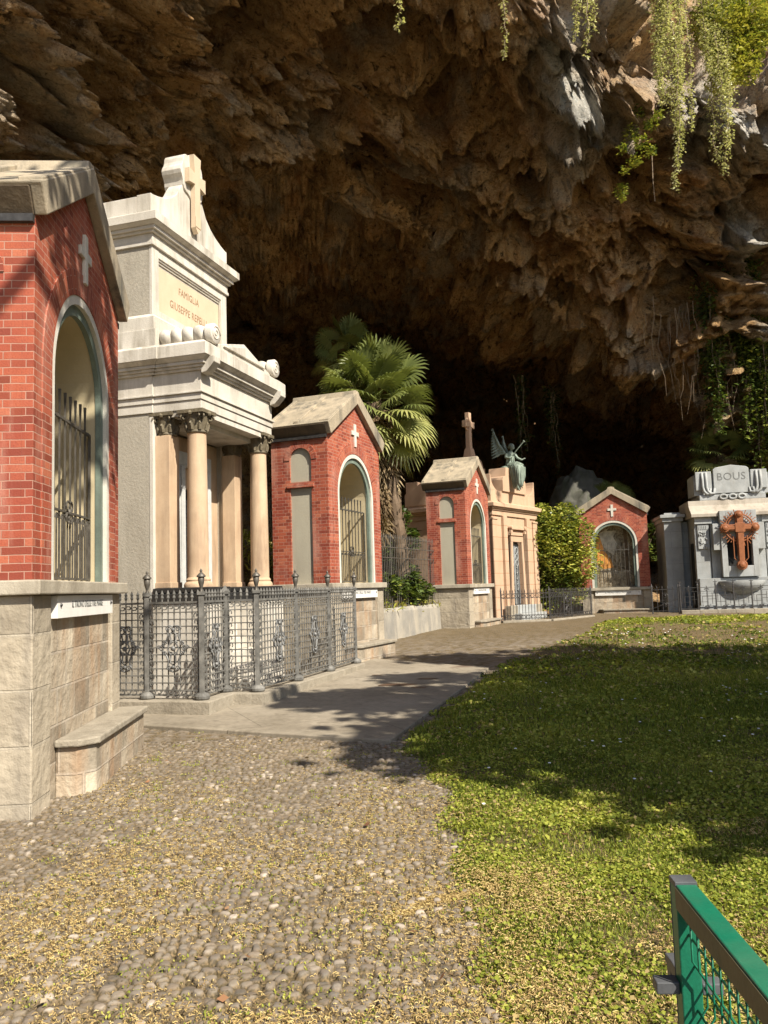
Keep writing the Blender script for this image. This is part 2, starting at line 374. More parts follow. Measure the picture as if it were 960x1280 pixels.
def make_chapel():
    t = empty('brick_chapel'); W, D, H = CW, CD, CH
    top = lambda x: H+.06+.80*(1-abs(x-W/2)/(W/2))
    b = MB(); arch_wall(b, W, top, RW+.015, SPR, 0, .09, (W/2,))
    # sides with a sunk two-piece blind panel, back wall
    for sx in (0, 1):
        x0, x1 = (0, .2) if sx == 0 else (W-.2, W); pa, pb = .36, .83; o = .0 if sx == 0 else 0
        ys = [.22, pa, pb, D]
        b.box(x0, x1, .091, pa, 0, H); b.box(x0, x1, pb, D, 0, H); b.box(x0, x1, pa, pb, 1.88, 2.0)
        n = 12; r = (pb-pa)/2
        for k in range(n):
            a0, a1 = [pa+r-r*math.cos(math.pi*q/n) for q in (k, k+1)]; h0, h1 = [2.44+r*math.sin(math.pi*q/n) for q in (k, k+1)]
            v = [(x0, a0, h0), (x0, a1, h1), (x0, a1, H), (x0, a0, H), (x1, a0, h0), (x1, a1, h1), (x1, a1, H), (x1, a0, H)]
            b.add(v, [(3, 2, 1, 0), (4, 5, 6, 7), (0, 1, 5, 4)])
    b.box(.2, W-.2, D-.12, D, 0, H)
    b.prism([(0, H), (W, H), (W/2, H+.84)], 'y', D-.12, D)
    wall = b.build('wall', M['brick'], t)
    p = MB()
    for x0 in (.035, W-.11):
        p.box(x0, x0+.075, .355, .835, 0, 1.885); p.box(x0, x0+.075, .355, .835, 1.995, 2.72)
    p.split('blind_panel', M['panel'], t)
    s = MB()
    for x0, x1 in ((-.035, .06), (W-.06, W+.035)): s.box(x0, x1, .30, .89, 1.885, 1.95)
    s.split('panel_sill', M['brick'], t, bevel=.006)
    r = MB()
    for x0, x1, fl in ((-.012, .05, 0), (W-.05, W+.012, 1)):
        cy, ro, ri = .595, .36, .236; n = 14
        vs = []; fs = []
        for k in range(n+1):
            a = math.pi*k/n
            for rr in (ri, ro):
                for xx in (x0, x1): vs.append((xx, cy-rr*math.cos(a), 2.44+rr*math.sin(a)))
        uvs = []
        for k in range(n):
            o = k*4; q = (k+1)*4; L0, L1 = k*.085, (k+1)*.085
            fs += [(o, q, q+2, o+2), (o+1, o+3, q+3, q+1), (o+2, q+2, q+3, o+3), (o, o+1, q+1, q)]
            uvs += [[(0, L0), (0, L1), (.124, L1), (.124, L0)], [(0, L0), (.124, L0), (.124, L1), (0, L1)], [(0, L0), (0, L1), (.06, L1), (.06, L0)], [(0, L0), (.06, L0), (.06, L1), (0, L1)]]
        r.add(vs, fs, 0, uvs)
    r.split('panel_brick_arch', M['brick'], t)
    # arch: radial brick band, white ring, green frame
    v = MB(); arch_ring(v, W/2, RW+.245, RW+.016, SPR, -.012, .05, n=36); v.build('brick_arch', M['brick'], t)
    v = MB(); arch_ring(v, W/2, RW+.013, RW-.07, SPR, -.004, .09); ring = v.build('arch_surround', M['whitestone'], t)
    v = MB(); arch_ring(v, W/2, RW-.0705, RW-.17, SPR, .035, .085); v.build('inner_frame', M['greenstone'], t)
    # niche lining
    n = MB(); r_ = RW-.16; x0, x1, y0, y1 = W/2-r_, W/2+r_, .088, D-.122
    ap = [(x0, .004)]+[(W/2-r_*math.cos(math.pi*k/24), SPR+r_*math.sin(math.pi*k/24)) for k in range(25)]+[(x1, .004)]
    n.add([(x, y1, z) for x, z in ap], [tuple(range(len(ap)))])
    n.add([(x, y0, z) for x, z in ap]+[(x, y1-.001, z) for x, z in ap], [(i, i+len(ap), i+1+len(ap), i+1) for i in range(len(ap)-1)])
    n.add([(x0, y0, .004), (x1, y0, .004), (x1, y1, .004), (x0, y1, .004)], [(3, 2, 1, 0)])
    n.build('niche', M['plaster'], t)
    # roof
    rf = MB(); A = (W/2, 3.99)
    sec = [(-.15, 3.12), (-.13, 3.09), (W/2, 3.76), (W+.13, 3.09), (W+.15, 3.12), A]
    rf.prism(sec, 'y', -.10, D+.10)
    roof = rf.build('roof', M['roofstone'], t, bevel=.012)
    sl = (4.06-3.13)/(W/2+.15)
    g = MB()
    for sgn in (-1, 1):      # raised joint and lapped slab edge on each slope
        for ya, yb, hh in ((D*.5-.05, D*.5+.05, .05), (D+.0, D+.09, .035), (-.095, .1, .03)):
            P = lambda d, up: (W/2+sgn*(W/2+.15)*(1-d), 3.12+.87*d+up)
            pl = [P(.03, -.03), P(.03, hh), P(.93, hh), P(.93, -.03)]
            if sgn > 0: pl = pl[::-1]
            g.prism([(x, z) for x, z in pl], 'y', ya, yb)
    g.build('roof_rib', M['roofstone'], roof, bevel=.01)
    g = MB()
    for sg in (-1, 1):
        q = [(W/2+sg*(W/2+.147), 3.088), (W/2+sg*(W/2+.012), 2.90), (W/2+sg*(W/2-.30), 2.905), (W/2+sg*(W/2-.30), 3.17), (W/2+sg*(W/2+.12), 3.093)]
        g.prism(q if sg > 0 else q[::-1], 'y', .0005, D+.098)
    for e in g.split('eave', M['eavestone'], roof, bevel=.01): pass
    g = MB()
    for sg in (-1, 1):
        q = [(W/2+sg*(W/2+.15), 3.125), (W/2+sg*(W/2+.012), 2.90), (W/2+sg*.0, 3.74), (W/2, 3.996)]
        g.prism(q if sg > 0 else q[::-1], 'y', -.104, -.0005)
    g.build('gable_coping', M['roofstone'], roof, bevel=.012)
    g = MB(); g.prism([(W/2-.17, 3.86), (W/2+.17, 3.86), (W/2+.12, 4.01), (W/2+.04, 4.03), (W/2-.04, 4.03), (W/2-.12, 4.01)], 'y', -.085, D+.12); g.build('ridge_cap', M['roofstone'], roof, bevel=.01)
    g = MB()
    for x0, x1 in ((-.055, -.003), (W+.003, W+.055)): g.box(x0, x1, .0, D, 2.835, 2.897)
    g.split('gutter', M['iron'], t)
    c = MB(); zc = 3.07; c.box(W/2-.045, W/2+.045, -.035, -.001, zc-.24, zc+.24); c.box(W/2-.17, W/2-.0455, -.033, -.001, zc+.0, zc+.09); c.box(W/2+.0455, W/2+.17, -.033, -.001, zc+.0, zc+.09)
    c.build('cross', M['whitestone'], t, bevel=.004)
    # plinth
    k = MB(); k.box(-.075, W+.075, -.085, D+.06, -.115, -.002); k.build('plinth_cap', M['cap'], t, bevel=.012)
    k = MB(); k.box(.02, W-.02, .03, D, -2.1, -.116)
    k.build('plinth', M['ashlar'], t, bevel=.012); k = MB()
    k.box(-.012, .42, -.012, D+.02, -2.1, -.1165); k.box(W-.30, W+.012, -.012, D+.02, -2.1, -.1165); k.split('pier', M['ashlarcorner'], t, bevel=.014)
    k = MB(); k.box(.50, W-.38, -.035, .028, -.315, -.125); pq = k.build('plaque', M['plaque'], t, bevel=.004)
    text_mesh('inscription', 'IL TRONO DELLE TRE MARIE', .082, M['greyletter'], pq, wallM(W/2+.06, -.037, -.205), .0015, sx=.95)
    k = MB()
    for x in (.58, W-.46): k.ball((x, -.036, -.205), .017, 8)
    k.split('bolt', M['screw'], pq)
    # bench
    k = MB(); k.prism([(.66, .03), (W-.02, .03), (W-.02, -.27), (.80, -.27), (.66, -.15)], 'z', -.9, -.08)
    be = k.build('bench', M['ashlar'], t, bevel=.012)
    k = MB(); k.prism([(.62, .029), (W+.01, .029), (W+.01, -.31), (.78, -.31), (.62, -.17)], 'z', -.0795, -.018); k.build('bench_slab', M['ashlarplain'], be, bevel=.014)
    # iron gate: arched bar tops, close-set lower bars, medallion
    g = MB(); r0 = RW-.175; yb = .14; X0, X1 = W/2-r0+.01, W/2+r0-.01; nb = 9; st = (X1-X0)/nb
    for i in range(nb+1):
        x = X0+i*st; g.tube([(x, yb, .03), (x, yb, 1.50)], .011 if 0 < i < nb else .017, 4)
        if 0 < i < nb: g.tube([(x, yb, 1.50), (x, yb, 1.60), (x, yb, 1.76)], [.011, .011, .017], 4)
    for i in range(nb):
        xa = X0+i*st; g.tube([(xa+st/2-st/2*math.cos(a), yb-.004, 1.42+st*.6*math.sin(a)) for a in [math.pi*k/8 for k in range(9)]], .009, 4)
        g.tube([(xa+st/2, yb, .04), (xa+st/2, yb, .60)], .009, 4)
        g.tube([(xa+st/2-st/4+st/4-st/4*math.cos(a), yb-.004, .57+st*.28*math.sin(a)) for a in [math.pi*k/6 for k in range(7)]], .007, 4)
        g.tube([(xa+st/2+st/4-st/4*math.cos(a), yb-.004, .57+st*.28*math.sin(a)) for a in [math.pi*k/6 for k in range(7)]], .007, 4)
    for z, h in ((.03, .022), (.645, .018), (1.50, .022)): g.box(X0, X1, yb-.014, yb+.014, z-h/2, z+h/2)
    ga = g.build('gate', M['gateiron'], t)
    g = MB(); cx = W/2; zc = .645
    for a in range(4):
        th = a*math.pi/2+math.pi/4; g.tube([(cx+.055*math.cos(th)+.05*math.cos(q), yb-.02, zc+.075*math.sin(th)+.05*math.sin(q)) for q in [2*math.pi*k/10 for k in range(10)]], .010, 4, closed=True)
    g.lathe([(.001, yb-.045), (.03, yb-.035), (.035, yb-.01)], cx, zc, 10, axis='y'); g.build('gate_medallion', M['gateiron'], ga)
    return t
chapel0 = make_chapel()
CH_SPEC = [((-2.713, 6.364, .156), 1.642, -1.30, 'large red brick wayside chapel in the left foreground, seen almost edge on beside the cobbles'),
           ((-1.066, 15.94, .148), 1.19, -1.22, 'red brick chapel in front of the fan palm, right of the columned mausoleum'),
           ((2.451, 24.844, .075), 1.185, -1.10, 'small red brick chapel with stained roof slabs, in front of the peach mausoleum'),
           ((7.879, 33.511, -.22), -.273, -.83, 'distant red brick chapel seen from the front, with a painting in its niche')]
CHAPELS = []
for i, (pos, a, bz, lab) in enumerate(CH_SPEC):
    c = chapel0 if i == 0 else copy_tree(chapel0)
    CHAPELS.append(c)
for c, (pos, a, bz, lab) in zip(CHAPELS, CH_SPEC):
    c.location = (pos[0], pos[1], pos[2]+EZ); c.rotation_euler = (0, 0, a); tag(c, lab, 'chapel', 'red brick chapels along the cave path')
    for ch in kids(c):
        if ch.name.startswith('bench'): ch.location.z = bz
# painting in the far chapel: flat mural with an orange drape, pale rocks and brown ground
def mural():
    N = NT('painted_mural'); v = N.mapping((1, 1, 1)); sx = N.n('ShaderNodeSeparateXYZ'); N.l(v, sx.inputs[0])
    n = N.noise(3.2, 4, dist=1.6); n2 = N.noise(9, 4, N.mapping((2.5, 1, .7)), dist=.8)
    col = N.ramp(n, [(.3, (.05, .035, .02)), (.42, (.22, .17, .11)), (.52, (.36, .32, .25)), (.6, (.14, .10, .06)), (.72, (.30, .27, .22))])
    col = N.mix(N.ramp(n2, [(.45, 0.), (.62, .6)]), col, (.07, .06, .035))
    return N.done(col, .6)
M['mural'] = mural(); M['muralorange'] = plain('painted_orange_robe', (.50, .22, .05), .6, var=.45, sc=5); M['muralpale'] = plain('painted_pale_drape', (.42, .39, .33), .6, var=.4, sc=6); M['muralbrown'] = plain('painted_brown_trunk', (.12, .08, .045), .6, var=.4, sc=6)
c4 = CHAPELS[3]
y1 = .60
def flatpoly(name, pts, yy, mat, par):
    m = MB(); m.prism(pts, 'y', yy, yy+.004); return m.build(name, mat, par)
mu = flatpoly('mural', [(CW/2-RW+.165, .01), (CW/2+RW-.165, .01)]+[(CW/2+(RW-.165)*math.cos(math.pi*k/20), SPR+(RW-.165)*math.sin(math.pi*k/20)) for k in range(21)], y1-.010, M['mural'], c4)
flatpoly('painted_robe', [(.64, .95), (.85, .75), (1.28, .80), (1.16, 1.15), (.92, 1.5), (.80, 2.0), (.68, 2.1), (.62, 1.8), (.60, 1.3)], y1-.0150, M['muralorange'], mu)
flatpoly('painted_cloth', [(.86, 1.75), (1.02, 1.5), (1.3, 1.3), (1.45, 1.75), (1.3, 2.05), (1.45, 2.3), (1.05, 2.3), (1.2, 2.45), (.75, 2.2)], y1-.0150, M['muralpale'], mu)
flatpoly('painted_trunk', [(1.70, .02), (1.86, .02), (1.84, 2.6), (1.70, 2.6), (1.74, 1.2)], y1-.0150, M['muralbrown'], mu)

# ================================================================== columned mausoleum
ma = R(73); MO = (-3.50, 12.47, EZ)
def make_mausoleum():
    t = empty('columned_mausoleum', MO, ma); W = 2.5; Dp = 2.7
    # body
    b = MB(); b.box(.001, .26, .05, Dp, -1.7, 2.79, 0); b.box(W-.26, W-.001, .05, Dp, -1.7, 2.79, 0); b.box(.26, W-.26, Dp-.2, Dp, -1.7, 2.79, 0)
    b.build('wall', M['concrete'], t, bevel=.006)
    b = MB(); b.box(-.006, .26, -.02, .0495, -1.7, 2.789); b.box(W-.26, W+.006, -.02, .0495, -1.7, 2.789); b.split('pier', M['marble'], t, bevel=.008)
    b = MB(); b.box(.2605, .72, .12, .3, -1.7, 2.6); b.box(W-.72, W-.2605, .12, .3, -1.7, 2.6); b.box(.7205, W-.7205, .12, .3, 1.75, 2.6); b.split('porch_wall', M['ochre'], t)
    # pedestals and steps
    b = MB(); b.box(-.05, .62, -.98, -.021, -1.7, -.12); b.box(W-.62, W+.05, -.98, -.021, -1.7, -.12); b.split('pedestal', M['marble'], t, bevel=.01)
    b = MB(); b.box(-.08, .65, -1.01, -.0215, -.119, .03); b.box(W-.65, W+.08, -1.01, -.0215, -.119, .03); b.box(-.05, .62, -.98, -.0213, .031, .115); b.box(W-.62, W+.05, -.98, -.0213, .031, .115)
    b.split('pedestal_base', M['blackmarble'], t, bevel=.018)
    b = MB()
    for k in range(7): b.box(.66, W-.66, -1.25+k*.2, .11, -1.5+k*.2, -1.302+k*.2)
    b.box(.62, W-.62, -1.5, .11, -1.75, -1.502)
    b.build('steps', M['marble'], t, bevel=.01)
    # door with pale jambs
    d = MB(); d.box(.93, W-.93, .16, .22, -.1, 1.74); dr = d.build('door', M['door'], t)
    d = MB()
    for i in range(11):
        x = .98+i*.054
        if x > W-.96: break
        d.tube([(x+.014*math.sin(k*.8), .15, -.08+k*.09) for k in range(20)], .008, 4)
    for k in range(9):
        for x in (1.05, 1.22, 1.39): d.tube([(x+.07*math.cos(q), .145, .1+k*.19+.07*math.sin(q)) for q in [2*math.pi*j/8 for j in range(8)]], .008, 4, closed=True)
    d.build('door_tracery', M['iron'], dr)
    d = MB(); d.box(.721, .93, -.02, .25, -.1, 2.1); d.box(W-.93, W-.721, -.02, .25, -.1, 2.1); d.box(.721, W-.721, -.025, .25, 2.1005, 2.32)
    d.box(.78, .87, -.04, -.0205, -.1, 2.09); d.box(W-.87, W-.78, -.04, -.0205, -.1, 2.09)
    d.split('door_jamb', M['greymarble'], t, bevel=.006)
    # columns: two free standing in front, two square responds behind
    def cap(mb, cx, cy, r, sq):
        mb.lathe([(r*1.0, 2.44), (r*1.1, 2.455), (r*1.1, 2.475), (r*1.02, 2.49), (r*1.12, 2.56), (r*1.22, 2.64), (r*1.30, 2.70)], cx, cy, 20)
        h = r*1.5; mb.box(cx-h, cx+h, cy-h, cy+h, 2.735, 2.79); mb.box(cx-h*.86, cx+h*.86, cy-h*.86, cy+h*.86, 2.70, 2.7345)
        for a in range(4):      # corner volutes and leaves
            th = math.pi/4+a*math.pi/2; dx, dy = math.cos(th), math.sin(th)
            for off in (-.035, .035):
                px, py = cx+dx*r*1.42-dy*off, cy+dy*r*1.42+dx*off
                pts = []
                for k in range(14):
                    q = k*.55; rr = .058*(1-k/16.); pts.append((px+dx*rr*math.cos(q), py+dy*rr*math.cos(q), 2.675+rr*math.sin(q)))
                mb.tube(pts, .014, 5)
        for a in range(8):
            th = a*math.pi/4; dx, dy = math.cos(th), math.sin(th)
            mb.tube([(cx+dx*r*1.03, cy+dy*r*1.03, 2.49), (cx+dx*r*1.16, cy+dy*r*1.16, 2.56), (cx+dx*r*1.30, cy+dy*r*1.30, 2.60), (cx+dx*r*1.36, cy+dy*r*1.36, 2.575)], [.035, .034, .024, .012], 5)
        for a in range(4):
            th = a*math.pi/2; mb.ball((cx+math.cos(th)*r*1.45, cy+math.sin(th)*r*1.45, 2.735), .038, 8)
    for cx in (.19, W-.19):
        for cy, r, kind in ((-.66, .152, 'column'), (-.155, .14, 'respond')):
            c = MB()
            if kind == 'column':
                c.lathe([(.215, .116), (.215, .15), (.20, .185), (.178, .20), (.185, .225), (.175, .245), (.160, .26)]+[(.158-.018*(k/8)**1.6, .27+k*2.165/8) for k in range(9)]+[(.152, 2.438)], cx, cy, 28)
                o = c.build('column', M['ochre'], t, smooth=True, angle=40)
            else:
                c.box(cx-r, cx+r, cy-.11, -.0205, .116, 2.44); c.box(cx-r-.025, cx+r+.025, cy-.135, -.0207, .1165, .2); o = c.build('pilaster', M['ochre'], t, bevel=.006)
            c = MB(); cap(c, cx, cy, r*.95, False); c.build('capital', M['bronzecap'], o, smooth=True, angle=40)
    # entablature: porch part stepping forward from the wall part
    def ent(x0, x1, y0, y1, nm, mat=M['marble']):
        e = MB()
        for z0, z1, p in ((2.79, 2.93, .0), (2.931, 3.03, .018), (3.031, 3.06, .045), (3.061, 3.37, .008), (3.371, 3.41, .05), (3.411, 3.45, .085), (3.451, 3.50, .12)):
            e.box(x0-p, x1+p, y0-p, y1, z0, z1)
        e.frustum((x0-.13, x1+.13, y0-.13, y1), 3.501, (x0-.19, x1+.19, y0-.19, y1), 3.56); e.box(x0-.20, x1+.20, y0-.20, y1, 3.561, 3.74)
        e.frustum((x0-.20, x1+.20, y0-.20, y1), 3.741, (x0-.12, x1+.12, y0-.12, y1), 3.80)
        return e.build(nm, mat, t, bevel=.006)
    ent(0, W, -.84, -.0225, 'porch_entablature'); ent(-.02, W+.02, -.022, Dp, 'wall_entablature')
    e = MB(); e.box(.02, W-.02, -.82, .1, 2.70, 2.789); e.box(.3, W-.3, -.6, .1, 2.62, 2.70); e.build('porch_ceiling', M['marble'], t)
    # corner brackets under the front cornice, raised band between them
    e = MB()
    for x in (-.06, W-.14):
        e.prism([(-1.10, 3.56), (-1.10, 3.47), (-1.04, 3.40), (-.97, 3.33), (-.88, 3.31), (-.88, 3.56)], 'x', x, x+.20)
    e.split('cornice_bracket', M['marble'], t, bevel=.008)
    # low gable and scroll bolsters over the porch
    e = MB(); e.prism([(.12, 3.801), (W-.12, 3.801), (W-.5, 3.90), (W/2, 4.10), (.5, 3.90)], 'y', -.95, -.06)
    e.prism([(.5, 3.86), (W-.5, 3.86), (W/2, 4.045)], 'y', -.985, -.949); e.build('porch_gable', M['marble'], t, bevel=.01)
    for x in (.16, W-.16):
        e = MB(); n = 44; pr = []
        for k in range(n+1):
            y = -.86+k*.78/n; ph = (y+.86)/.78*4; pr.append((.112+.048*abs(math.sin(ph*math.pi))**.6, y))
        pr = [(.15, -1.02), (.16, -1.01), (.16, -.90), (.125, -.88)]+pr; st0 = len(e.v); e.lathe(pr, x, 3.96, 24, axis='y')
        for q in range(st0, len(e.v)):      # twist the rolls a little, as carved
            vx, vy, vz = e.v[q]; tw = min(1, max(0, (vy+.95)*5)); e.v[q] = (vx, vy+tw*(.28*(vx-x)+.22*(vz-3.96)), vz)
        bo = e.build('scroll_bolster', M['marble'], t, smooth=True, angle=50)
        e = MB(); e.tube([(x+(.132-.006*k)*math.cos(k*.6), -1.022, 3.96+(.132-.006*k)*math.sin(k*.6)) for k in range(22)], .011, 5); e.build('spiral', M['marble'], bo, smooth=True)
    # attic
    e = MB(); e.box(-.06, W+.06, -.10, Dp, 3.801, 4.10); e.box(-.03, W+.03, -.06, Dp, 4.101, 4.30); e.frustum((-.03, W+.03, -.06, Dp), 4.301, (.03, W-.03, .0, Dp), 4.37); e.build('attic_base', M['marble'], t, bevel=.008)
    e = MB(); e.box(.035, .22, .06, Dp-.05, 4.371, 5.47); e.box(W-.22, W-.035, .06, Dp-.05, 4.371, 5.47); e.box(.22, W-.22, Dp-.3, Dp-.05, 4.371, 5.47); e.split('attic_wall', M['concrete'], t, bevel=.006)
    e = MB(); e.box(.03, .2202, .005, .0595, 4.371, 5.469); e.box(W-.2202, W-.03, .005, .0595, 4.371, 5.469); e.box(.22, W-.22, .01, .2193, 4.371, 4.47); e.box(.22, W-.22, .01, .2193, 5.33, 5.468)
    for q in (0, 1, 2): e.box(.222+q*.0, W-.222, .03+q*.022, .219, 5.30-q*.035, 5.329-q*.035)
    e.build('attic_frame', M['marble'], t, bevel=.006)
    e = MB(); e.box(.2205, W-.2205, .075, .218, 4.4705, 5.23); sl = e.build('inscription_slab', M['panelochre'], t)
    text_mesh('inscription', 'FAMIGLIA', .17, M['letter'], sl, wallM(W/2, .073, 5.03), .002, sx=.85, spacing=1.08)
    text_mesh('inscription', 'GIUSEPPE REPELLI', .18, M['letter'], sl, wallM(W/2, .073, 4.74), .002, sx=.80, spacing=1.08)
    e = MB()
    for z0, z1, p in ((5.471, 5.53, .03), (5.531, 5.66, .015), (5.661, 5.70, .06), (5.701, 5.755, .10)): e.box(.03-p, W-.03+p, .0-p, Dp, z0, z1)
    e.frustum((-.09, W+.09, -.12, Dp), 5.756, (-.14, W+.14, -.17, Dp), 5.80); e.box(-.15, W+.15, -.18, Dp, 5.801, 5.93); e.frustum((-.15, W+.15, -.18, Dp), 5.931, (-.04, W+.04, -.07, Dp), 6.0); e.build('attic_cornice', M['marble'], t, bevel=.006)
    # parapet: block at the corners, sweeping gables front and back
    def gable(y0, y1, nm, disc):
        e = MB(); cx = W/2; pts = [(0., 6.001), (W, 6.001), (W, 6.31)]
        sw = [(.0, 6.31), (.06, 6.31), (.22, 6.345), (.42, 6.41), (.60, 6.50), (.76, 6.63), (.87, 6.80)]
        pts = [(0., 6.001), (W, 6.001)]+[(W-x, z) for x, z in sw]+([(cx+.30, 6.9), (cx-.30, 6.9)])+[(x, z) for x, z in sw[::-1]]
        e.prism(pts, 'y', y0, y1); g = e.build(nm, M['marble'], t, bevel=.01)
        if disc:
            e = MB(); pr = [(cx+.38*math.cos(a)*(1+.06*math.cos(8*a)), 7.13+.40*math.sin(a)*(1+.06*math.cos(8*a))) for a in [2*math.pi*k/40 for k in range(40)]]
            e.prism(pr, 'y', y0-.03, y1+.08); e.build('cross_disc', M['marble'], g, bevel=.008)
            e = MB(); a = .085; e.prism([(cx-a, 6.22), (cx, 6.13), (cx+a, 6.22), (cx+a, 6.98), (cx+.27, 6.95), (cx+.27, 7.2), (cx+a, 7.17), (cx+.12, 7.5), (cx-.12, 7.5), (cx-a, 7.17), (cx-.27, 7.2), (cx-.27, 6.95), (cx-a, 6.98)], 'y', y0-.12, y0-.031)
            e.box(cx-a-.004, cx+a+.004, y0-.128, y0-.1201, 6.23, 6.42)
            e.build('relief_cross', M['panelochre'], g, bevel=.01)
        return g
    gable(.0, .26, 'gable', True); gable(Dp-.3, Dp-.04, 'gable', False)
    e = MB()
    for x0, x1 in ((0, .24), (W-.24, W)): e.box(x0, x1, .261, Dp-.301, 6.001, 6.29)
    e.split('parapet', M['marble'], t, bevel=.01)
    tag(t, 'tall pale stone mausoleum with ochre columns and an inscribed attic, between two brick chapels', 'mausoleum')
    return t
make_mausoleum()

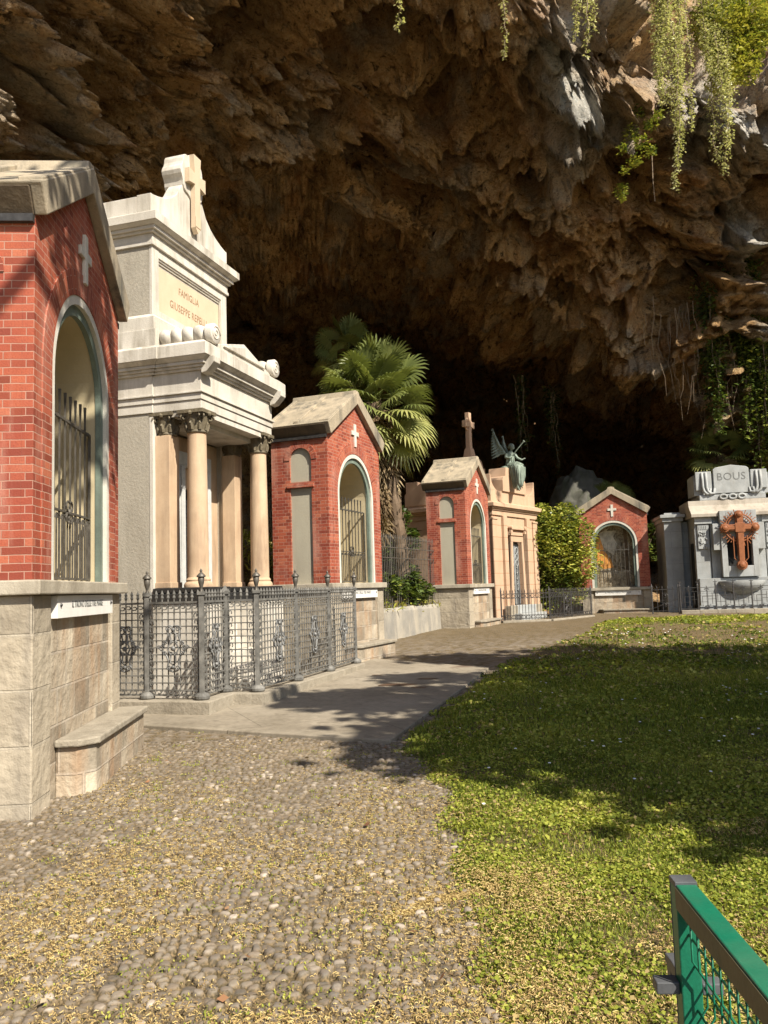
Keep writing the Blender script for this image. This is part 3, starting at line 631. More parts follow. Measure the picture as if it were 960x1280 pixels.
# ================================================================== lattice fence before the mausoleum
FP = {'a0': (-3.45, 11.01), 'a': (-3.20, 11.12), 'b': (-2.42, 10.87), 'c': (-2.26, 11.65), 'd': (-1.81, 11.57), 'e': (-1.40, 12.80), 'f': (-1.00, 14.16), 'g': (-.605, 15.54)}
KZ = EZ-1.35
M['medal'] = plain('grey_cast_medallion', (.17, .17, .165), .55, .3, var=.5, sc=14)
def lattice_fence():
    t = empty('lattice_fence', (-2.0, 12.2, KZ)); ox, oy = -2.0, 12.2
    P = {k: Vector((x-ox, y-oy, 0)) for k, (x, y) in FP.items()}
    # kerb follows the plan of the fence
    seq = ['a0', 'a', 'b', 'c', 'd', 'e', 'f', 'g']; cen = [P[k] for k in ['a', 'b', 'c', 'd', 'g']]
    cen = [P['a']+Vector((-.75, .2, 0))]+cen[1:]
    k = MB(); wd = .17
    def off(pts, d):
        o = []
        for i, p in enumerate(pts):
            ns = []
            if i > 0: e = (p-pts[i-1]).normalized(); ns.append(Vector((e.y, -e.x, 0)))
            if i < len(pts)-1: e = (pts[i+1]-p).normalized(); ns.append(Vector((e.y, -e.x, 0)))
            n = sum(ns, Vector()); n = n/n.length_squared*len(ns) if len(ns) == 1 else n*(2/ n.length_squared)
            o.append(p+n*d)
        return o
    A = off(cen, wd); B = off(cen, -wd)
    for i in range(len(cen)-1):
        v = [A[i], A[i+1], B[i+1], B[i]]; zb = -.35
        k.add([(p.x, p.y, zb) for p in v]+[(p.x, p.y, 0) for p in v], [(4, 5, 6, 7), (0, 1, 5, 4), (2, 3, 7, 6)])
    k.add([(A[-1].x, A[-1].y, -.35), (B[-1].x, B[-1].y, -.35), (B[-1].x, B[-1].y, 0), (A[-1].x, A[-1].y, 0)], [(0, 1, 2, 3)])
    k.build('kerb', M['ashlarplain'], t, bevel=.015)
    H = 1.27
    def post(p, urn=True, r=.037, h=H):
        m = MB(); m.lathe([(.085, .0), (.10, .02), (.10, .05), (.07, .08), (r, .095)], p.x, p.y, 14)
        m.box(p.x-r*.82, p.x+r*.82, p.y-r*.82, p.y+r*.82, .09, h+.08); m.box(p.x-r*1.25, p.x+r*1.25, p.y-r*1.25, p.y+r*1.25, h+.081, h+.125)
        o = m.build('post', M['greyiron'], t)
        if urn:
            q = MB(); z = h+.125; q.lathe([(.028, z), (.018, z+.03), (.02, z+.05), (.038, z+.11), (.045, z+.17), (.038, z+.178), (.06, z+.19), (.06, z+.205), (.03, z+.235), (.014, z+.25), (.02, z+.27), (.004, z+.30)], p.x, p.y, 12)
            q.build('urn_finial', M['gateiron'], o, smooth=True, angle=50)
        else:
            q = MB(); z = h+.125; q.frustum((p.x-.05, p.x+.05, p.y-.05, p.y+.05), z, (p.x-.004, p.x+.004, p.y-.004, p.y+.004), z+.075); q.build('post_cap', M['greyiron'], o)
    for nme in ('a', 'b', 'd', 'e', 'f', 'g'): post(P[nme])
    post(P['c'], False, .045)
    def panel(p, q, orn, nm='panel', door=False):
        d = q-p; L = d.length; e = d/L; nn = Vector((e.y, -e.x, 0))
        X = lambda s, z, o=0.: (p.x+e.x*s+nn.x*o, p.y+e.y*s+nn.y*o, z)
        m = MB(); s0, s1 = .05, L-.05; n = max(3, round((s1-s0)/.095)); st = (s1-s0)/n
        for i in range(n+1):
            s = s0+i*st; m.tube([X(s, .10), X(s, H-.02)], .0105, 4)
            m.tube([X(s, H), X(s, H+.03), X(s, H+.055), X(s, H+.085), X(s, H+.105), X(s, H+.155)], [.009, .009, .022, .014, .022, .002], 6)   # spear tip
        nz = 11; zs = [.12+(H-.26)*k/nz for k in range(nz+1)]
        for z in zs: m.box(0, 1, 0, 1, 0, 1) if False else m.tube([X(s0-.02, z, .008), X(s1+.02, z, .008)], .0105, 4)
        for z, r in ((H-.012, .02), (.055, .014)): m.tube([X(.02, z), X(L-.02, z)], r, 4)
        o = m.build(nm, M['greyiron'], t)
        def ss(a, b, up, n2):
            w = MB()                               # one scrolled border
            for k in range(n2):
                f0 = (k+.5)/n2; c = Vector(a)+(Vector(b)-Vector(a))*f0; r = (Vector(b)-Vector(a)).length/n2*.48
                ex = (Vector(b)-Vector(a)).normalized(); ez = Vector(up); pts = []
                for j in range(9):
                    th = -2.4+j*.6; rr = r*(.45+.55*j/8); pts.append(c+ex*rr*math.cos(th)+ez*rr*.7*math.sin(th)*(1 if k % 2 else -1))
                w.tube(pts, .009, 4)
            w.build('scroll_border', M['greyiron'], o)
        zt, zb = H-.075, .09; ss(X(s0, zt, .01), X(s1, zt, .01), (0, 0, 1), max(4, int(L/.10))); ss(X(s0, zb, .01), X(s1, zb, .01), (0, 0, 1), max(4, int(L/.10)))
        for s in (s0+.03, s1-.03): ss(X(s, .16, .012), X(s, H-.14, .012), e, 11)
        if orn:
            g = MB(); c = L/2; zc = .66; wv = min(.17, L*.24); ht = .30
            for sg in (-1, 1):
                out = [(0, -1), (.35, -.95), (.5, -.75), (.42, -.55), (.62, -.3), (.95, -.12), (.95, .12), (.62, .3), (.45, .55), (.55, .78), (.35, .98), (0, .95)]
                g.tube([X(c+sg*u*wv, zc+v*ht, .02) for u, v in out], [.014]*len(out), 5)
                inn = [(0, -.7), (.25, -.6), (.2, -.3), (.5, 0), (.2, .3), (.28, .6), (0, .75)]
                g.tube([X(c+sg*u*wv, zc+v*ht, .03) for u, v in inn], .011, 5)
                for (u, v, r) in ((1.0, 0, .05), (.75, .22, .035), (.75, -.22, .035), (.45, .85, .045), (.4, -.85, .04), (1.25, .05, .03), (.2, .25, .03), (.2, -.25, .03)):
                    pts = [X(c+sg*u*wv+r*(1-k/12)*math.cos(k*.8), zc+v*ht+r*(1-k/12)*math.sin(k*.8), .028) for k in range(10)]; g.tube(pts, .009, 5)
            q = X(c, zc, .03); g.ball(q, .035, 8); g.ball(X(c, zc+ht*.82, .03), .028, 8); g.ball(X(c, zc-ht*.8, .03), .026, 8)
            g.build('medallion', M['medal'], o, smooth=True)
        return o
    panel(P['a']+Vector((-.62, .17, 0)), P['a'], True); panel(P['a'], P['b'], True); panel(P['b'], P['c'], True); panel(P['c'], P['d'], False, 'gate'); panel(P['d'], P['e'], True); panel(P['e'], P['f'], True); panel(P['f'], P['g'], True)
    for nm in ('return',):       # side return from the last post to the chapel
        pass
    tag(t, 'grey iron lattice fence with urn topped posts and medallions before the columned mausoleum', 'fence')
lattice_fence()

# ================================================================== peach mausoleum
def make_peach():
    a = R(55.5); t = empty('peach_mausoleum', (3.72, 28.6, EZ), a); W, D = 3.63, 3.5; c = W/2
    b = MB(); dx0, dx1 = c-.44, c+.44
    b.box(0, 1.0, 0, D, -1.4, 2.45); b.box(W-1.0, W, 0, D, -1.4, 2.45); b.box(1.0, W-1.0, .5, D, -1.4, 2.45); b.box(1.0, W-1.0, 0, .4995, 1.9, 2.45)
    b.build('wall', M['peachblock'], t, bevel=.01)
    b = MB()
    for x0, x1 in ((-.03, .34), (W-.34, W+.03)):
        b.box(x0, x1, -.05, -.001, -1.3, 2.3); b.box(x0-.02, x1+.02, -.075, -.0012, 2.301, 2.37)
    for x0, x1 in ((.72, 1.0), (W-1.0, W-.72)): b.box(x0, x1, -.10, -.0014, -1.3, 2.449)
    b.box(-.06, W+.06, -.10, -.0016, -1.4, -.72) if False else None
    b.split('pilaster', M['peachblock'], t, bevel=.008)
    b = MB(); b.box(-.03, W+.03, -.05, D+.03, 2.451, 2.62)
    for z0, z1, p in ((2.621, 2.68, .09), (2.681, 2.74, .14), (2.741, 2.86, .20)): b.box(-p, W+p, -p, D+p, z0, z1)
    b.frustum((-.2, W+.2, -.2, D+.2), 2.861, (-.05, W+.05, -.05, D+.05), 2.93); b.build('cornice', M['peach'], t, bevel=.008)
    b = MB(); b.box(.0, W, .0, .4, 2.931, 3.34); b.box(0, .4, .401, D, 2.931, 3.34); b.box(W-.4, W, .401, D, 2.931, 3.34); b.box(.4, W-.4, D-.4, D, 2.931, 3.34)
    # stepped centre block with concave shoulders, quarter round corner blocks
    b.prism([(c-.95, 3.341), (c+.95, 3.341), (c+.95, 3.75), (c+.90, 3.85), (c+.72, 3.9), (c+.66, 4.22), (c-.66, 4.22), (c-.72, 3.9), (c-.90, 3.85), (c-.95, 3.75)], 'y', -.06, .62)
    for sg, x0 in ((1, 0.), (-1, W)):
        q = [(x0+sg*0, 3.341), (x0+sg*.62, 3.341)]+[(x0+sg*(.62-.58*math.sin(k*math.pi/2/8)), 3.341+.55*(1-math.cos(k*math.pi/2/8))) for k in range(1, 9)]+[(x0, 3.89)]
        if sg < 0: q = q[::-1]
        b.prism(q, 'y', .0, .45)
        for y0 in (D-.5,):
            q2 = [(x0+sg*0, 3.341), (x0+sg*.62, 3.341), (x0+sg*.62, 3.6), (x0+sg*.5, 3.78), (x0+sg*.3, 3.88), (x0, 3.9)]
            if sg < 0: q2 = q2[::-1]
            b.prism(q2, 'y', y0, y0+.5)
    b.build('parapet', M['peach'], t, bevel=.01)
    # rear left rounded acroterion seen past the chapel
    b = MB(); b.prism([(D-1.0, 3.0), (D+.05, 3.0), (D+.05, 3.45)]+[(D+.05-1.05*math.sin(k*math.pi/2/8), 3.45+.55*math.sin(k*math.pi/8*.5+.0)*(1 if k < 9 else 0)*1.0) for k in range(1, 9)], 'x', -.02, .38)
    b.build('scroll', M['peach'], t, bevel=.01)
    # roof pedestal and ringed cross
    b = MB(); y = 1.75; b.box(.5, W-.5, .75, D-.5, 2.931, 3.4); b.frustum((.9, W-.9, .95, D-.8), 3.401, (c-.62, c+.62, y-.62, y+.62), 3.95); b.box(c-.42, c+.42, y-.42, y+.42, 3.951, 4.42)
    b.prism([(c-.40, 4.421), (c+.40, 4.421)]+[(c+.40*math.cos(k*math.pi/10), 4.45+.34*math.sin(k*math.pi/10)) for k in range(0, 11)], 'y', y-.36, y+.36); b.frustum((c-.2, c+.2, y-.2, y+.2), 4.70, (c-.13, c+.13, y-.13, y+.13), 5.2); pd = b.build('cross_pedestal', M['peach'], t, bevel=.01)
    b = MB(); h = .085; b.prism([(c-.105, 5.201), (c+.105, 5.201), (c+.085, 6.03), (c+.34, 6.0), (c+.34, 6.25), (c+.085, 6.22), (c+.10, 6.58), (c-.10, 6.58), (c-.085, 6.22), (c-.34, 6.25), (c-.34, 6.0), (c-.085, 6.03)], 'y', y-h, y+h)
    b.tube([(c+.235*math.cos(q), y, 6.125+.235*math.sin(q)) for q in [2*math.pi*k/24 for k in range(24)]], .045, 6, closed=True)
    cr = b.build('stone_cross', M['peach'], t, bevel=.008); cr.rotation_euler = (0, 0, 0)
    # tapered door case
    b = MB(); b.prism([(c-.62, -.72), (c-.44, -.72), (c-.36, 1.55), (c-.50, 1.55)], 'y', -.07, -.0018); b.prism([(c+.44, -.72), (c+.62, -.72), (c+.50, 1.55), (c+.36, 1.55)], 'y', -.07, -.0018); b.box(c-.50, c+.50, -.07, -.0018, 1.551, 1.74)
    b.box(c-.62, c+.62, -.06, .35, 1.78, 1.9); b.box(c-.60, c+.60, -.14, -.0611, 1.99, 2.07); b.box(c-.48, c+.48, -.10, -.0612, 2.0701, 2.13)
    dc = b.build('door_case', M['peach'], t, bevel=.008)
    b = MB()
    for x in (c-.56, c+.56): b.lathe([(.02, -.19), (.08, -.18), (.085, -.06)], x, 2.05, 12, axis='y'); b.box(x-.06, x+.06, -.15, -.0613, 1.85, 1.975)
    b.split('bracket', M['peach'], dc, bevel=.006)
    d = MB(); d.prism([(c-.45, -.72), (c+.45, -.72), (c+.37, 1.551), (c-.37, 1.551)], 'y', .10, .16); dr = d.build('door', M['door'], t)
    d = MB()
    for i in range(8):
        x = c-.35+i*.1; d.tube([(x, .085, -.68), (x, .085, 1.5)], .011, 4)
    for x in (c-.18, c+.18):
        for z in (1.25, 1.02, .8): d.tube([(x+.11*math.cos(q), .075, z+.11*math.sin(q)) for q in [2*math.pi*k/10 for k in range(10)]], .02, 4, closed=True)
        for k in range(6): d.tube([(x+.05*math.sin(q*1.3), .07, -.5+k*.2+q*.03) for q in range(7)], .014, 4)
    d.tube([(c, .08, -.7), (c, .08, 1.52)], .022, 4); d.build('door_tracery', M['bluesmooth'], dr)
    s = MB(); s.box(c-.75, c+.75, -.35, .099, -1.0, -.721); s.box(c-1.05, c+1.05, -.62, -.3505, -1.35, -1.0); s.box(c-1.05, c+1.05, -.3503, -.003, -1.35, -1.001); s.build('steps', M['bluesmooth'], t, bevel=.01)
    s = MB(); s.box(c-1.3, c-.78, -.34, -.105, -1.35, -.72); s.box(c+.78, c+1.3, -.34, -.105, -1.35, -.72); s.split('step_cheek', M['ashlarplain'], t, bevel=.01)
    tag(t, 'peach rendered mausoleum with stepped parapet and a ringed stone cross on its roof', 'mausoleum')
    return t
make_peach()

# ---- seated bronze angel on the parapet of the peach mausoleum
def make_angel():
    loc = Vector((4.66, 29.98, EZ+4.22)); t = empty('angel_statue', loc, R(8))
    b = MB()
    b.tube([(-.02, 0, .02), (-.03, 0, .18), (-.02, -.02, .34), (.0, -.03, .50), (.02, -.04, .62)], [.17, .15, .125, .145, .10], 12)   # torso
    b.tube([(.02, -.04, .60), (.05, -.06, .72)], [.06, .05], 8)                       # neck
    b.ball((.075, -.085, .80), .098, 14, sc=(1, 1.05, 1.2)); b.ball((.05, -.03, .84), .105, 12, sc=(1, 1, .95)); b.ball((-.02, .02, .80), .05, 8)   # head, hair, bun
    b.ball((.135, -.165, .785), .02, 6); b.ball((.11, -.15, .72), .03, 6)       # nose, chin
    b.tube([(-.13, -.03, .57), (-.20, -.14, .40), (-.08, -.26, .36), (.03, -.25, .44)], [.06, .052, .042, .032], 8)  # arm holding the trumpet
    b.tube([(.15, -.05, .56), (.24, -.14, .38), (.38, -.20, .30), (.46, -.22, .34)], [.06, .05, .038, .026], 8)       # arm stretched out
    for k, (dx, dz) in enumerate(((.06, .06), (.075, .03), (.075, .0), (.06, -.025))): b.tube([(.455, -.22, .34), (.455+dx*.6, -.225-.01*k, .34+dz*.6), (.455+dx, -.23-.01*k, .34+dz)], [.012, .011, .008], 5)
    b.tube([(-.06, -.05, .08), (.14, -.36, .10), (.26, -.44, .04)], [.15, .13, .11], 10)           # thighs to knees
    b.tube([(.05, .0, .06), (.26, -.28, .08), (.34, -.36, .02)], [.15, .13, .11], 10)
    b.tube([(.26, -.44, .02), (.22, -.46, -.30), (.14, -.48, -.62), (.10, -.52, -.80)], [.12, .11, .09, .07], 10)
    b.tube([(.34, -.36, .0), (.32, -.42, -.32), (.25, -.46, -.56), (.22, -.52, -.68)], [.12, .11, .09, .06], 10)
    b.tube([(.10, -.50, -.80), (.13, -.60, -.86)], [.05, .03], 8)
    body = b.build('body', M['verdigris'], t, smooth=True)
    rm = body.modifiers.new('fuse', 'REMESH'); rm.mode = 'VOXEL'; rm.voxel_size = .022; rm.use_smooth_shade = True
    g = MB()                                   # gown: folds hanging over the knees
    for k in range(15):
        u = k/14; x0 = -.14+u*.46; y0 = -.14-.32*math.sin(min(1, u*1.15)*math.pi*.75); x1 = .0+u*.27+.03*math.sin(k*2.1); L = -.55-.30*(1-abs(u-.35)) + .05*math.sin(k*1.7)
        g.tube([(x0, y0, .12), (x0+(x1-x0)*.3, y0-.10, .02), (x0+(x1-x0)*.6, y0-.14+.03*(k % 2), -.28), (x1, y0-.12+.03*(k % 2), L*.8), (x1+.02, y0-.13, L)], [.03, .034, .028, .026, .016], 6)
    for k in range(8): q = k*.8; g.tube([(.0+.16*math.cos(q), -.03+.13*math.sin(q), .14), (.0+.13*math.cos(q+.2), -.03+.11*math.sin(q+.2), .3), (.02+.12*math.cos(q+.3), -.03+.12*math.sin(q+.3), .5)], [.035, .03, .03], 5)
    g.build('gown', M['verdigris'], t, smooth=True)
    def wing(name, root, tip, low, yb, n=9):
        w = MB(); root = Vector(root); tip = Vector(tip); low = Vector(low)
        lead = [root, root+(tip-root)*.35+Vector((-.10, 0, .05)), root+(tip-root)*.75+Vector((-.05, 0, 0)), tip]
        w.tube(lead, [.055, .05, .035, .012], 8)
        for k in range(n):             # flight feathers
            f = k/(n-1); s = root+(tip-root)*(.12+.8*f)+Vector((-.06, .01, 0)); e = low+(tip-low)*f*.95+Vector((-.04*math.sin(f*3.1), 0, 0)); mid = (s+e)/2; d = (e-s).normalized(); nrm = Vector((d.z, 0, -d.x))*.045
            v = [s+nrm*.6, mid+nrm, e+nrm*.25, e-nrm*.25, mid-nrm, s-nrm*.6]; o = Vector((0, .012*(k % 2), 0)); th = Vector((0, .022, 0))
            w.add([q+o for q in v]+[q+o+th for q in v], [(0, 5, 4, 1), (1, 4, 3, 2), (6, 7, 10, 11), (7, 8, 9, 10), (0, 1, 7, 6), (1, 2, 8, 7), (2, 3, 9, 8), (3, 4, 10, 9), (4, 5, 11, 10), (5, 0, 6, 11)])
        for k in range(n):             # coverts
            f = k/(n-1); s = root+(tip-root)*(.08+.75*f)+Vector((-.03, -.02, 0)); e = s+(low-root)*(.34*(1-f*.6)); w.tube([s, (s+e)/2, e], [.03, .034, .012], 5)
        return w.build(name, M['verdigris'], t, smooth=False)
    wing('wing', (-.10, .08, .50), (-.52, .30, 1.56), (-.62, .22, .42), .1, 11)
    wing('wing', (.02, .10, .52), (-.10, .40, 1.30), (-.22, .30, .60), .3, 7)
    r = MB(); r.tube([(.02, -.26, .45), (.14, -.30, .60), (.36, -.36, .86), (.42, -.38, .93), (.45, -.39, .965)], [.012, .013, .018, .03, .055], 8); r.build('trumpet', M['verdigris'], t, smooth=True)
    s = MB(); s.box(-.30, .35, -.20, .35, -.005, .05); s.ball((-.12, .0, .02), .2, 10, sc=(1.3, 1, .5)); s.build('seat', M['verdigris'], t)
    tag(t, 'green bronze winged angel with a trumpet seated on the peach mausoleum parapet', 'statue')
make_angel()
def make_garden_statue():
    t = empty('garden_statue', (5.62, 31.75, gz(31)), R(-20)); b = MB()
    b.lathe([(.20, 0), (.20, .25), (.15, .3), (.16, .9), (.2, .98)], 0, 0, 10); b.split('pedestal', M['whitestone'], t, bevel=.01)
    b = MB(); b.tube([(0, 0, .95), (.02, 0, 1.2), (-.04, -.02, 1.45), (.0, -.04, 1.68)], [.17, .15, .13, .07], 10); b.ball((.02, -.06, 1.80), .10, 12, sc=(1, 1, 1.2)); b.tube([(-.1, -.02, 1.6), (-.2, -.1, 1.4), (-.05, -.2, 1.35)], [.05, .045, .03], 6); b.tube([(.1, -.02, 1.6), (.18, -.1, 1.42), (.02, -.2, 1.36)], [.05, .045, .03], 6)
    o = b.build('draped_figure', M['whitestone'], t, smooth=True); rm = o.modifiers.new('fuse', 'REMESH'); rm.mode = 'VOXEL'; rm.voxel_size = .025; rm.use_smooth_shade = True
    tag(t, 'small weathered white statue at the right corner of the peach mausoleum, beside the shrub', 'statue')
make_garden_statue()

# ================================================================== grey-blue tomb with the bronze cross
def make_tomb():
    a = R(-10); t = empty('granite_tomb', (11.6, 31.0, EZ), a); W = 3.0; c = W/2
    b = MB(); b.box(0, .52, .0, 2.2, -1.3, 2.30); b.box(W-.52, W, .0, 2.2, -1.3, 2.30); b.box(.5205, W-.5205, .30, 2.2, -1.3, 2.30)
    b.build('body', M['bluestone'], t, bevel=.01)
    b = MB(); b.box(.0, .62, -.10, -.002, 2.05, 2.299); b.box(W-.62, W, -.10, -.002, 2.05, 2.299); b.box(-.05, .74, -.16, -.003, 2.12, 2.30) if False else None
    b.split('shelf', M['bluesmooth'], t, bevel=.008)
    # projecting stepped centre slab with window opening
    b = MB(); y0, y1 = -.30, -.004
    b.box(.86, 1.06, y0, y1, .05, 2.50); b.box(W-1.06, W-.86, y0, y1, .05, 2.50); b.box(1.0605, W-1.0605, y0, y1, 1.45, 2.50); b.box(1.0605, W-1.0605, y0, y1, .05, .45); b.box(.60, .8595, y0+.05, y1, 1.05, 2.03); b.box(W-.8595, W-.60, y0+.05, y1, 1.05, 2.03)
    b.box(.55, .8597, .0, .299, -1.3, 2.3); b.box(W-.8597, W-.55, 0, .299, -1.3, 2.3); b.box(.8599, W-.8599, .0, .299, -1.3, .449); b.box(.8599, W-.8599, 0, .299, 1.451, 2.3)
    b.build('window_slab', M['bluesmooth'], t, bevel=.012)
    b = MB(); b.box(1.05, W-1.05, .05, .12, .44, 1.46); b.build('window', M['dark'], t)
    b = MB(); b.box(-.06, W+.06, -.45, -.005, -1.3, -.98); b.box(.0, W, -.34, -.0055, -.979, -.55); b.box(.03, W-.03, -.22, -.0057, -.549, .02); b.build('base', M['bluestone'], t, bevel=.015)
    # bowl
    b = MB(); pr = [(.03, -.60), (.30, -.55), (.55, -.44), (.72, -.30), (.80, -.16), (.80, -.10), (.70, -.10), (.55, -.22), (.02, -.30)]
    b.lathe(pr, c, -.26, 28, scl=(1, .55)); b.build('stone_bowl', M['bluesmooth'], t, smooth=True, angle=40)
    # reliefs
    for x0, x1 in ((.10, .50), (W-.50, W-.10)):
        b = MB(); b.box(x0, x1, -.06, -.003, 1.12, 2.02); pn = b.build('relief_panel', M['bluesmooth'], t, bevel=.006); q = MB(); rr = random.Random(int(x0*10))
        for k in range(16):
            x, z = rr.uniform(x0+.05, x1-.05), rr.uniform(1.18, 1.75); an = rr.uniform(0, 3.1); q.tube([(x-.08*math.cos(an), -.065, max(1.14, z-.08*math.sin(an))), (x, -.085, z), (x+.06*math.cos(an+.6), -.065, z+.06*math.sin(an+.6))], [.015, .025, .01], 5)
        for k in range(5): q.box(x0+.04+k*.065, x0+.075+k*.065, -.075, -.0605, 1.84, 1.98)
        q.build('carving', M['bluesmooth'], pn)
    # cornice sweeping back to the name block
    b = MB(); b.prism([(-.22, 2.301), (-.22, 2.42), (-.12, 2.50), (.05, 2.60), (.22, 2.76), (.26, 2.95), (2.2, 2.95), (2.2, 2.301)], 'x', -.12, W+.12)
    b.build('cornice', M['tombcream'], t, bevel=.01)
    b = MB(); b.box(.32, W-.32, .30, 1.9, 2.951, 3.16); b.box(.36, W-.36, .42, 1.9, 3.161, 3.98)
    b.prism([(.86, 3.2), (W-.86, 3.2), (W-.86, 4.12), (W-.95, 4.19), (c, 4.27), (.95, 4.19), (.86, 4.12)], 'y', .30, .4195)
    b.box(.16, .78, .44, 1.7, 3.1615, 3.95) ; b.box(W-.78, W-.16, .44, 1.7, 3.1615, 3.95); b.box(.22, .80, .34, .4395, 3.35, 4.06); b.box(W-.80, W-.22, .34, .4395, 3.35, 4.06)
    nb = b.build('name_block', M['bluesmooth'], t, bevel=.02)
    text_mesh('inscription', 'BOUS', .40, M['greyletter'], nb, wallM(c, .297, 3.82), .003, sx=1.0, spacing=1.05)
    b = MB()
    for sx in (0, 1):        # strap rolls hanging at both sides of the block
        X = lambda x: x if sx == 0 else W-x
        for xx in (.46, .60): b.tube([(X(xx), .33, 4.02), (X(xx), .29, 3.7), (X(xx), .27, 3.45), (X(xx+.03), .26, 3.30), (X(xx+.12), .26, 3.20), (X(xx+.26), .28, 3.22), (X(xx+.28), .30, 3.40)], [.05, .05, .05, .055, .055, .05, .035], 8)
    b.split('garland', M['bluesmooth'], nb, smooth=True)
    b = MB()
    for k in (-1, 0, 1): b.tube([(c+k*.33+.12*math.cos(q), .27, 3.06+.085*math.sin(q)) for q in [2*math.pi*j/14 for j in range(14)]], .045, 6, closed=True)
    b.split('carved_wreath', M['bluesmooth'], nb, smooth=True)
    # copper cross with ring, rays and bosses
    b = MB(); y = -.42; zc = 1.84; w = .13
    b.prism([(c-w*.8, .62), (c+w*.8, .62), (c+w, zc-w), (c+.50, zc-w*.9), (c+.50, zc+w*.9), (c+w, zc+w), (c+w, zc+.45), (c-w, zc+.45), (c-w, zc+w), (c-.50, zc+w*.9), (c-.50, zc-w*.9), (c-w, zc-w)], 'y', y-.06, y+.06)
    b.box(c-.09, c+.09, y-.10, y-.0605, .62, zc+.35); b.box(c-.42, c+.42, y-.0995, y-.0605, zc-.07, zc+.07) ; b.box(c-.17, c+.17, y-.12, y-.0996, zc-.17, zc+.17)
    for x, z, r in ((c-.52, zc, .17), (c+.52, zc, .17), (c, zc+.48, .16), (c, .47, .19)):
        b.lathe([(.01, y-.17), (r*.5, y-.15), (r*.62, y-.10), (r*.9, y-.10), (r, y-.05), (r, y+.05)], x, z, 14, axis='y'); b.tube([(x+r*.72*(1-k/14)*math.cos(k*.9), y-.135, z+r*.72*(1-k/14)*math.sin(k*.9)) for k in range(12)], .016, 4)
    for s in (-.24, .24): b.tube([(c+s, y, zc-.3), (c+s, y, .72), (c+s*.6, y, .62)], .022, 5)
    co = b.build('copper_cross', M['copperbrown'], t, bevel=.01)
    b = MB()
    for rr in (.50, .42): b.tube([(c+rr*math.cos(q), y+.02, zc+rr*math.sin(q)) for q in [2*math.pi*k/36 for k in range(36)]], .028 if rr > .45 else .02, 6, closed=True)
    for k in range(40):
        q = 2*math.pi*(k+.5)/40; m = k % 10
        if m in (0, 9): continue
        b.tube([(c+.50*math.cos(q), y+.03, zc+.50*math.sin(q)), (c+(.62+.07*(k % 2))*math.cos(q), y+.03, zc+(.62+.07*(k % 2))*math.sin(q))], [.012, .022], 4)
    b.build('ray_ring', M['copperbrown'], co)
    b = MB(); b.box(c-.06, c+.06, -.32, y+.06, 1.6, 2.1); b.box(c-.05, c+.05, -.31, y+.06, .4, .55); b.build('cross_fixing', M['copperbrown'], co)
    # set back left wing with a doorway
    b = MB(); b.box(-.94, -.30, .95, 3.2, -1.3, 2.25); b.box(-.2995, -.005, 1.25, 2.2, -1.3, 2.25); b.build('wing', M['bluestone'], t, bevel=.01)
    b = MB(); b.box(-1.0, -.22, .88, 3.2, 2.251, 2.40); b.box(-1.08, -.15, .8, 3.2, 2.401, 2.52); b.box(-.9, -.30, 1.0, 3.2, 2.521, 2.60); b.build('wing_cornice', M['bluesmooth'], t, bevel=.01)
    b = MB(); b.box(-.028, -.0005, .30, .80, -1.25, 1.35); b.build('doorway', M['dark'], t)
    tag(t, 'grey blue granite tomb at the far right bearing a large copper cross', 'tomb')
make_tomb()
# ================================================================== other railings and walls
def railing(name, pts, z0, H, sp, mat, label, r=.011, rails=(.05,), tip=.12, posts=True, pr=.022, extra=None, kerb=None):
    o0 = pts[0]; t = empty(name, (o0[0], o0[1], z0))
    P = [Vector((x-o0[0], y-o0[1], dz)) for x, y, dz in pts]; b = MB()
    for p, q in zip(P[:-1], P[1:]):
        L = (q-p).length; n = max(2, round(L/sp))
        for i in range(n+1):
            c = p+(q-p)*(i/n); b.tube([c, c+Vector((0, 0, H)), c+Vector((0, 0, H+tip*.4)), c+Vector((0, 0, H+tip))], [r, r, r*1.7, r*.3], 4)
        for z, rr in rails: b.tube([p+Vector((0, 0, z)), q+Vector((0, 0, z))], rr, 4)
    b.build('bars', mat, t)
    if posts:
        for p in P:
            m = MB(); m.box(p.x-pr, p.x+pr, p.y-pr, p.y+pr, p.z-.05, p.z+H+.06); m.frustum((p.x-pr*1.4, p.x+pr*1.4, p.y-pr*1.4, p.y+pr*1.4), p.z+H+.061, (p.x-.004, p.x+.004, p.y-.004, p.y+.004), p.z+H+.2); m.build('post', mat, t)
    if extra: extra(t, P)
    if kerb:
        k = MB(); wd, kb = kerb
        for p, q in zip(P[:-1], P[1:]):
            e = (q-p).normalized(); n = Vector((-e.y, e.x, 0))*wd; v = [p-n, q-n, q+n, p+n]; k.add([(a.x, a.y, kb) for a in v]+[(a.x, a.y, 0) for a in v], [(4, 5, 6, 7), (0, 1, 5, 4), (1, 2, 6, 5), (2, 3, 7, 6), (3, 0, 4, 7)])
        k.build('kerb', M['ashlarplain'], t, bevel=.02)
    tag(t, label, 'fence'); return t
